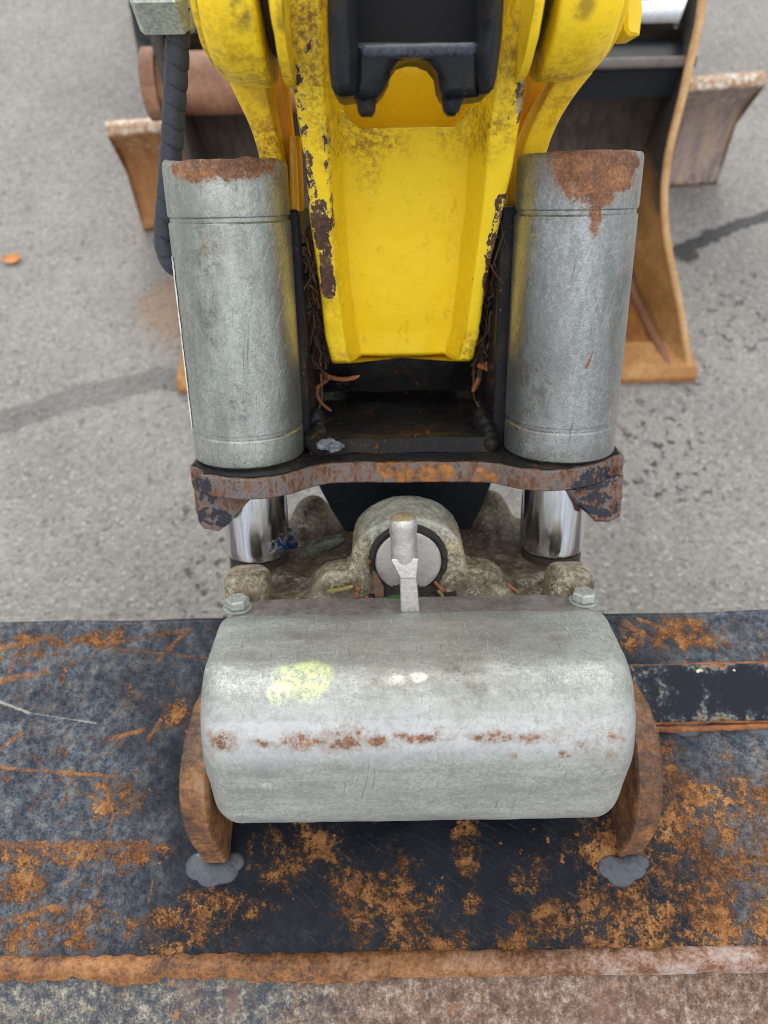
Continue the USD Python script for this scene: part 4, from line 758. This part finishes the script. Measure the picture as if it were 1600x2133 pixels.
LK.part('web', rough(slab_n([(738, 86), (1006, 86), (1000, 200), (965, 204), (926, 202), (917, 182), (913, 150), (896, 127), (872, 117), (850, 117), (828, 125), (814, 146), (811, 162), (799, 185), (786, 203), (738, 203)], NLK + .003, .040, bev=.004, step=.003), .0010, 90, 3), lkm, 50)
for pts in ([(739, 190), (787, 190), (781, 232), (774, 241), (752, 241), (745, 231)], [(918, 190), (972, 190), (958, 230), (949, 240), (934, 240), (926, 230)]):
    LK.part('tooth', slab_n(pts, NLK + .009, .014, bev=.003, step=.003), lkm, 50)
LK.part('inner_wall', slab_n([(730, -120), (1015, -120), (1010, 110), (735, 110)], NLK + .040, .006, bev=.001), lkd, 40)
h0, h1 = tl(Pn(750, 99, NLK)), tl(Pn(998, 99, NLK))
LK.part('worn_ridge', rough(toolmesh(rbox(h0[0], h1[0], NLK + .0012, NLK + .010, h0[2] - .0045, h0[2] + .0020, r=.003)), .0022, 160, 2), plain('worn_ridge', (.030, .034, .048), .40, .3, 150, .9, .0014, LK), 50)

#@@HOSE
# ------------------------------------------------------------------ spiral-wrapped hose with its fitting
HS = Thing('hydraulic_hose', 'black hose in spiral wrap hanging left of the yellow arm to the left cylinder', 'hydraulic hose', Pn(365, 60, .585), TOOL)
path = [(372, -5, .575), (371, 60, .580), (368, 140, .588), (363, 220, .596), (358, 300, .603), (351, 380, .610), (345, 450, .615), (343, 500, .618), (353, 540, .620), (375, 562, .625), (410, 585, .632)]
hp = spline(np.array([Pn(*q) for q in path]), 200)
hosem = plain('hose_rubber', (.030, .032, .036), .55, 0, 90, .35, .0004, HS)
wrapm = plain('spiral_wrap', (.036, .041, .050), .5, 0, 110, .3, .0004, HS)
HS.part('hose', tube(hp, .0060, 20), hosem, True)
s = np.r_[0, np.cumsum(np.linalg.norm(np.diff(hp, axis=0), axis=1))]; pitch = .0125
tg = np.gradient(hp, axis=0); tg /= np.linalg.norm(tg, axis=1, keepdims=True)
# one continuous wrap: bands that overlap like fish scales
ss = np.arange(.004, s[-1], .0009); P = []; a = np.cross(tg[0], X); 
for q in ss:
    c = np.array([np.interp(q, s, hp[:, i]) for i in range(3)]); t = np.array([np.interp(q, s, tg[:, i]) for i in range(3)]); t /= np.linalg.norm(t)
    a = a - t * (a @ t); a /= np.linalg.norm(a); b = np.cross(t, a); row = []
    for k in np.linspace(0, 2 * math.pi, 40, endpoint=False):
        ph = ((q - .25 * q * q) / pitch + k / (2 * math.pi)) % 1.0
        r = .0066 + (.0011 + .0007 * ph) * math.sin(math.pi * min(ph / .93, 1.0)) ** .18 if ph < .93 else .0064
        row.append(c + r * (a * math.cos(k) + b * math.sin(k)))
    P.append(row)
HS.part('spiral_wrap', grid(np.array(P), True), wrapm, 50)
zn = galv('fitting_zinc', HS, lo=(.30, .33, .31), hi=(.52, .56, .52))
fx = Pn(350, 40, .570); dirx = np.array([.93, .0, .36]) @ TOOL
h6 = lathe([(.001, -.026), (.0165, -.026), (.0185, -.023), (.0185, .004), (.0165, .006), (.001, .006)], Pn(372, 5, .570), X * 1.0, 6)
HS.part('fitting_nut', lathe([(.001, -.020), (.020, -.020), (.0225, -.017), (.0225, .008), (.020, .011), (.001, .011)], Pn(352, -12, .572), X, 6), zn, 25, label='grey zinc hexagon fitting above the hose')
HS.part('collar', lathe([(.001, 0), (.0105, 0), (.0112, .002), (.0112, .018), (.010, .020), (.001, .02)], Pn(371, 66, .580), U, 40), zn, 30)

#@@BACK
# ------------------------------------------------------------------ trenching bucket standing open-mouthed behind, dozer blade and tracks beyond
TB = Thing('trenching_bucket', 'rusty brown open bucket standing on the asphalt behind the cylinders', 'bucket', Ph(900, 800, 0))
mouth = [(1428, 775, .012), (1420, 700, .04), (1402, 600, .085), (1383, 500, .145), (1377, 430, .19), (1380, 360, .235), (1392, 290, .28), (1412, 210, .325), (1430, 130, .365), (1446, 60, .40), (1453, -60, .45)]
inner = [(1405, 765, .008), (1370, 690, .008), (1330, 605, .012), (1310, 540, .041), (1318, 460, .098), (1330, 380, .155), (1342, 310, .195), (1358, 260, .235), (1375, 215, .27), (1395, 160, .30), (1410, 60, .37)]
lipR, lipL = Ph(1428, 792, .0), Ph(392, 816, .0)
mo = spline(np.array([Ph(*q) for q in mouth]), 60); ino = spline(np.array([Ph(*q) for q in inner]), 60)
dv = lipL - lipR; dv[2] = 0
TBW = np.linalg.norm(dv); dh = dv / TBW; mc = (lipR + lipL) / 2
def mirror(p): return p + (2 * ((mc - p) @ dh) + .10 * p[..., 2])[..., None] * dh
g = G(TB); v = g.noise(14, 6, .65); f4 = g.noise(120, 5, .7); _, _, zz = g.xyz()
col = g.ramp(g.m('multiply_add', f4, .35, g.m('multiply', v, .65)), [(.34, (.20, .090, .026)), (.5, (.34, .175, .056)), (.66, (.47, .28, .12))])
dk = g.mr(g.m('multiply_add', v, .14, zz), .165 + .06, .235 + .06); col = g.mix(dk, col, g.ramp(f4, [(.35, (.012, .011, .012)), (.65, (.050, .038, .030))]))
sidem = g.done('rusty_side', base_color=col, roughness=.6, normal=g.bump(f4, .002, .6))
g = G(TB); v = g.noise(14, 6, .65); f4 = g.noise(110, 5, .7, vec=g.vscale((1, .25, .25)))
_, yy_, zz = g.xyz()
col = g.ramp(g.m('multiply_add', f4, .5, g.m('multiply', v, .5)), [(.34, (.15, .052, .012)), (.5, (.28, .11, .022)), (.66, (.40, .18, .05))])
dk = g.mr(g.m('multiply_add', v, .06, zz), .008 + .03, .05 + .03); col = g.mix(dk, col, g.ramp(f4, [(.35, (.022, .019, .018)), (.6, (.065, .050, .040)), (.75, (.11, .075, .05))]))
bowlm = g.done('rusty_bowl', base_color=col, roughness=.6, normal=g.bump(f4, .002, .6))
edgm = rusty('orange_edge', TB, [(.3, (.27, .125, .045)), (.5, (.46, .27, .115)), (.7, (.58, .41, .24))], 30)
for k in (0, 1):
    mk, ik = (mirror(mo), mirror(ino)) if k else (mo, ino); P = np.array([[p + (q - p) * t for t in np.linspace(0, 1, 16)] for p, q in zip(mk, ik)])
    th = -dh * .010 if not k else dh * .010
    r, c = P.shape[:2]; A = P; Bq = P + th
    lp = np.concatenate([A, Bq[:, ::-1]], 1); TB.part('side_plate', grid(lp, True, True), sidem, 40)
    TB.part('side_rim', tube(mk + th * .5, .0058, 12), sidem if k else edgm, True)
bowl = np.array([[p + (q - p) * t for t in np.linspace(0, 1, 40)] for p, q in zip(ino, mirror(ino))]); TB.part('bowl', grid(bowl), bowlm, True)
back2 = bowl.copy(); back2 += np.array([0, .02, -.003]); TB.part('bowl_back', (grid(back2)[0], grid(back2)[1][:, ::-1]), bowlm, True)
lipc = [lipR - dh * .012 + [0, 0, .014], lipL + dh * .012 + [0, 0, .014]]
lv, lf = slab(np.array([(-.024, .001), (.030, .001), (.050, .014), (-.010, .022), (-.024, .012)]), 0, TBW + .03, bev=.002)
fwd2 = np.cross([0, 0, 1.0], dh) * -1
fwd2 = fwd2 if fwd2[1] > 0 else -fwd2
TB.part('lip', outward(lipR - dh * .015 + lv[:, [0]] * fwd2 + lv[:, [1]] * np.array([0, 0, 1]) + lv[:, [2]] * dh + fwd2 * .02, lf), rusty('lip_rust', TB, [(.34, (.20, .085, .026)), (.5, (.36, .17, .052)), (.66, (.50, .30, .13))], 26), 35)
wpth = np.array([p + dh * .012 + [0, -.003, .006] for p in ino[:26]]); TB.part('weld_seam', rough(tube(wpth, .007, 12), .004, 60), rusty('seam_rust', TB, [(.3, (.12, .055, .03)), (.6, (.27, .13, .07)), (.8, (.36, .2, .13))], 30), True)
def across(pxr, h, pxl, hl): return np.array([Ph(*pxr, h), Ph(*pxl, hl)])
# beam across the mouth's top: rusty tube left, black channel right
t0 = Ph(322, 176, .33); t1 = Ph(1425, 148, .33)
tubem = rusty('tube_rust', TB, [(.3, (.10, .045, .028)), (.5, (.22, .105, .062)), (.7, (.36, .21, .14))], 24)
tp = lambda t: t0 + (t1 - t0) * t
TB.part('cross_tube', tube([tp(t) for t in np.linspace(0.0, .55, 8)], .040, 40), tubem, True); TB.part('tube_flange', tube([tp(-.012), tp(.015)], .046, 40), tubem, 40)
ax_ = (t1 - t0) / np.linalg.norm(t1 - t0)
g = G(TB); _, _, zz = g.xyz(); f4 = g.noise(60, 6, .7)
beamc = g.mix(g.mr(g.m('multiply_add', f4, .10, g.m('multiply', zz, -1)), -.235 + .05, -.205 + .05), (.010, .011, .014), g.ramp(f4, [(.4, (.09, .052, .036)), (.6, (.24, .165, .12))]))
bm_ = g.done('beam_black', base_color=beamc, roughness=.45, specular_ior_level=.2, normal=g.bump(f4, .002, .6))
lv, lf = slab(np.array([(-.030, -.018), (-.005, -.032), (.03, -.022), (.034, .026), (-.026, .030)]), 0, np.linalg.norm(t1 - t0) * .46, bev=.004)
yv = np.cross([0, 0, 1.0], ax_); TB.part('cross_beam', outward(tp(.54) + lv[:, [0]] * yv + lv[:, [1]] * np.array([0, 0, 1.0]) + lv[:, [2]] * ax_, lf), bm_, 35)
TB.part('beam_flange', tube([tp(.54) + np.array([0, -.026, .030]), tp(1.0) + np.array([0, -.026, .030])], .007, 12), rusty('flange_grey', TB, [(.3, (.05, .045, .045)), (.6, (.14, .12, .11)), (.8, (.25, .2, .16))], 40), True)
# hinge pin and ear at the top right
r0, r1 = Ph(1325, 28, .315), Ph(1432, 22, .315); TB.part('hinge_pin', tube([r0, r0 * .5 + r1 * .5, r1], .0165, 32), plain('bright_zinc', (.60, .63, .66), .3, .8, 50, .15, .0003, TB), 40, label='bright zinc-plated pin')
c = Ph(1368, 92, .28); TB.part('rear_block', wbox(c + [-.05, .015, -.07], c + [.035, .06, .02], .006), rusty('dusty_block', TB, [(.3, (.07, .06, .05)), (.5, (.18, .155, .13)), (.7, (.32, .27, .21))], 30), 35)
ear = Ph(1436, 60, .28); TB.part('ear', wbox(ear + [-.016, .0, -.09], ear + [.002, .10, .07], .004), plain('ear_black', (.010, .010, .012), .4, T=TB, spec=.2), 35)
for f_, xx_ in ((0.0, 0), ):
    rb = Ph(1272, 260, .12); TB.part('inner_rib', outward(*vf(tube([Ph(1275, 190, .20), Ph(1262, 260, .13), Ph(1258, 330, .085)], .010, 10))), plain('rib_black', (.012, .012, .014), .5, T=TB), True)

DB = Thing('dozer_blade', 'weathered brown dozer blade sticking out on both sides behind the open bucket', 'dozer blade', [.1, 1.2, 0])
bl0, bl1 = np.array([-.432, 1.128, 0]), np.array([.642, 1.228, 0]); bd = (bl1 - bl0); BW = np.linalg.norm(bd); bd /= BW; bn = np.array([-bd[1], bd[0], 0])
bprof = [(-.004, .0), (.006, .03), (.017, .07), (.020, .11), (.013, .150), (.000, .178), (-.012, .196), (-.018, .205), (-.010, .216), (.006, .214), (.020, .198), (.032, .15), (.036, .11), (.030, .06), (.016, .0)]
bp = spline(np.array(bprof + bprof[:1], float), 70)[:-1]
P = np.array([[bl0 + bd * (BW * t) + bn * a + np.array([0, 0, b]) for a, b in bp] for t in np.linspace(0, 1, 60)])
g = G(DB); stv = g.noise(26, 5, .7, vec=g.vscale((2.2, 1, .18))); f4 = g.noise(90, 5, .7); x, y, z = g.xyz()
v = g.m('multiply_add', stv, .65, g.m('multiply', f4, .35))
colr = g.ramp(v, [(.36, (.13, .088, .075)), (.48, (.235, .185, .17)), (.56, (.33, .25, .20)), (.66, (.42, .28, .13))])
coll = g.ramp(v, [(.36, (.26, .11, .035)), (.55, (.42, .20, .07)), (.7, (.52, .30, .15))])
col = g.mix(g.mr(x, -.2, .0), coll, colr)
pal = g.m('multiply', g.mr(g.noise(80, 4, .7), .56, .62), g.m('multiply', g.mr(z, .13, .17), g.mr(z, .215, .19))); col = g.mix(pal, col, (.50, .42, .30))
bot = g.mr(g.m('multiply_add', f4, .03, z), .028, .014); col = g.mix(bot, col, (.09, .05, .03))
topm = g.mr(g.m('multiply_add', f4, .01, z), .205, .212); col = g.mix(topm, col, g.ramp(f4, [(.4, (.30, .15, .08)), (.52, (.42, .30, .20)), (.62, (.62, .60, .55))]))
DB.part('moldboard', grid(P, True, True), g.done('blade_rust', base_color=col, roughness=g.lr(topm, 0, 1, .6, .35), normal=g.bump(v, .0025, .6)), 50)

g = G(); trm = plain('track_rubber', (.020, .021, .024), .55, 0, 30, .4, .002)
for nm, (xa, xb), lab in (('rubber_track', (-.415, -.245), 'black rubber track at the upper left corner behind the rusty tube'), ('rubber_track', (.36, .535), 'black rubber track edge at the upper right behind the bucket ear')):
    TR = Thing(nm, lab, 'rubber track', [(xa + xb) / 2, 1.5, 0], group='rubber tracks of the excavator')
    cy, cz, R = 1.50, .165, .165
    t = np.linspace(-math.pi / 2, math.pi / 2, 26); loop = [(cy - R * math.cos(a), cz + (R) * math.sin(a)) for a in t] + [(2.6, .33), (2.9, .165), (2.6, .0)]
    v, f = slab(np.array(loop), xa, xb, bev=.006); TR.part('belt', outward(v[:, [2, 0, 1]], f), trm, 35)
    for i, a in enumerate(np.linspace(-1.0, 1.45, 7)):
        c = np.array([(xa + xb) / 2, cy - (R + .012) * math.cos(a), cz + (R + .012) * math.sin(a)])
        bx = rbox(-.078, .078, -.014, .016, -.014, .014, .004); v, f = vf(bx); ca, sa = math.cos(-a), math.sin(-a)
        v = np.c_[v[:, 0], v[:, 1] * ca + v[:, 2] * sa, -v[:, 1] * sa * -1 * -1 + v[:, 2] * ca]; TR.part('tread_lug', outward(v + c, f), trm, 35)
    for i in range(5):
        TR.part('tread_lug', wbox(np.array([xa + .01, 1.58 + i * .09, .325]), np.array([xb - .01, 1.615 + i * .09, .352]), .005), trm, 35)

#@@DEBRIS
# ------------------------------------------------------------------ twigs, seeds, leaves
twm = plain('thuja_brown', (.36, .13, .055), .7, 0, 300, .5, .001); straw = plain('straw', (.26, .21, .075), .6, 0, 200, .3, .0005); seedm = plain('seed_brown', (.17, .062, .026), .4, 0, 500, .7, .001)
grn = plain('leaf_green', (.035, .095, .022), .5, 0, 200, .3, .0006); barkm = plain('dark_needles', (.055, .030, .016), .7, 0, 300, .6, .001)
def scaly(pts, r, seed=0):
    p = spline(np.array(pts), 60); k = np.arange(60); return rough(tube(p, r * (1 + .28 * np.sin(k * 1.7)) * np.interp(k, [0, 4, 52, 59], [.6, 1, 1, .5]), 8), r * .6, 500, seed)
def twig(label, branches, mat=None, cat='twig', name='thuja_twig'):
    b0 = np.array(branches[0][0]).mean(0); T = Thing(name, label, cat, b0)
    for i, (p, r) in enumerate(branches): T.part('stem' if i == 0 else 'sprig', scaly(p, r, i), mat or twm, 60)
nL = .655
def tw(pxs, n0, n1=None): return [Pn(x, y, n) for (x, y), n in zip(pxs, np.linspace(n0, n1 or n0, len(pxs)))]
twig('brown thuja twig reaching right under the lower left corner of the yellow arm', [(tw([(668, 775), (690, 786), (715, 790), (748, 783)], .665, .640), .0017), (tw([(672, 800), (680, 790), (700, 787)], .664, .655), .0013), (tw([(655, 812), (668, 802), (684, 792)], .665, .66), .0012), (tw([(668, 800), (664, 830), (676, 845), (690, 856)], .664, .655), .0012)])
twig('brown thuja sprig upright at the lower right corner of the yellow arm', [(tw([(1018, 748), (1035, 738), (1050, 719)], .640, .625), .0021), (tw([(1000, 768), (1015, 755), (1030, 748)], .645, .635), .0013)])
twig('short brown thuja sprig lying level just under the upright one', [(tw([(996, 760), (1012, 766), (1032, 775)], .640, .630), .0021), (tw([(1005, 762), (1018, 756), (1026, 760)], .640, .632), .0014)])
twig('brown thuja sprig hanging down onto the black deck at the right', [(tw([(1002, 778), (994, 797), (985, 816)], .648, .640), .0018)])
twig('thin orange twig lying on the dirty casting right of the hub', [(tw([(1020, 1186), (1036, 1203), (1055, 1217), (1078, 1232)], .538, .512), .0010)])
twig('yellow straw stalk lying left of the seeds on the casting', [(tw([(682, 1231), (706, 1228), (735, 1221)], .506, .504), .0014)], straw, 'straw', 'straw_stalk')
twig('pale straw bit standing under the pin right of the lever', [(tw([(912, 1230), (919, 1238), (925, 1246)], .504, .501), .0013)], straw, 'straw', 'straw_stalk')
twig('reddish twig bit in the dirt under the right side of the pin', [(tw([(905, 1212), (915, 1222), (925, 1232)], .508, .505), .0011)], None)
def blob(name, label, cat, p, r, mat, sc=(1, 1, 1), group=None):
    T = Thing(name, label, cat, p, group=group); T.part('body', rough(manifold3d.Manifold.sphere(r, 28).scale(sc).translate(tuple(p)), r * .5, 1.2 / r, int(p[0] * 1e4) % 50), mat, True)
blob('seed', 'round brown seed in front, nearest the grey strip', 'seed', Pn(744, 1238, .502), .0027, seedm)
blob('seed', 'brown seed with a pale tip behind the front one', 'seed', Pn(746, 1226, .503), .0024, seedm)
blob('seed', 'small green seed right of the brown ones', 'seed', Pn(754, 1232, .502), .0019, grn)
blob('seed', 'tiny orange seed right beside the front seed on the strip', 'seed', Pn(764, 1244, .501), .0016, seedm)
blob('seed', 'orange-brown scale stuck on the dirt ring left of the pin', 'seed', Pn(768, 1170, .510), .0022, seedm, (.8, .7, 1.3))
T = Thing('leaf', 'green leaf sliver behind the lever on the strip', 'leaf', Pn(820, 1243, .498)); T.part('blade', grid(np.array([[Pn(x, y0 + (y1 - y0) * t, .497) for t in np.linspace(0, 1, 5)] for x, y0, y1 in ((804, 1246, 1247), (814, 1241, 1247), (826, 1238, 1247), (836, 1238, 1247))])), grn, True)
T = Thing('bark_strip', 'brown bark strip standing in the dirt under the pin, left of the lever', 'bark', Pn(785, 1225, .503)); T.part('strip', slab_n([(776, 1192), (784, 1196), (800, 1225), (800, 1246), (782, 1247), (778, 1220)], .503, .003, bev=.0006), plain('bark_brown', (.11, .065, .045), .5), 40)
# dry needles packed between the arm and the bracket ears
for lab, side in (('matted dark needles packed in the gap left of the yellow arm', 0), ('matted dark needles packed in the gap right of the yellow arm', 1)):
    T = Thing('needle_litter', lab, 'litter', Pn(655 if side == 0 else 1020, 650, .62), kind='stuff'); ms = []
    for k in range(130):
        t = rng.random() ** .8
        y = 470 + 300 * t
        cxp = (np.interp(y, [470, 600, 700, 780], [640, 652, 658, 680]) if side == 0 else np.interp(y, [470, 600, 700, 790], [1050, 1032, 1018, 1002])) + rng.normal(0, 7 + 6 * (t > .85))
        n = .600 + .05 * t + rng.normal(0, .006); p = Pn(cxp, y, n); d = U * rng.normal(1, .4) + X * rng.normal(0, .35) + N * rng.normal(0, .3); d *= rng.uniform(.006, .016) / np.linalg.norm(d)
        ms.append(tube([p - d, p + rng.normal(0, .0012, 3), p + d], rng.uniform(.0005, .0013), 5))
    T.part('needles', join(*ms), barkm, True)
# leaf and crumbs on the asphalt
T = Thing('fallen_leaf', 'small orange leaf lying alone on the asphalt at the left', 'leaf', Ph(25, 540, .002))
c = Ph(25, 540, .004); T.part('blade', grid(np.array([[c + [a * .016, b * .011 * (1 - a * a) ** .5, .003 * a * a + .002 * b * b] for b in np.linspace(-1, 1, 7)] for a in np.linspace(-.98, .98, 13)])), plain('orange_leaf', (.50, .19, .05), .6), True)
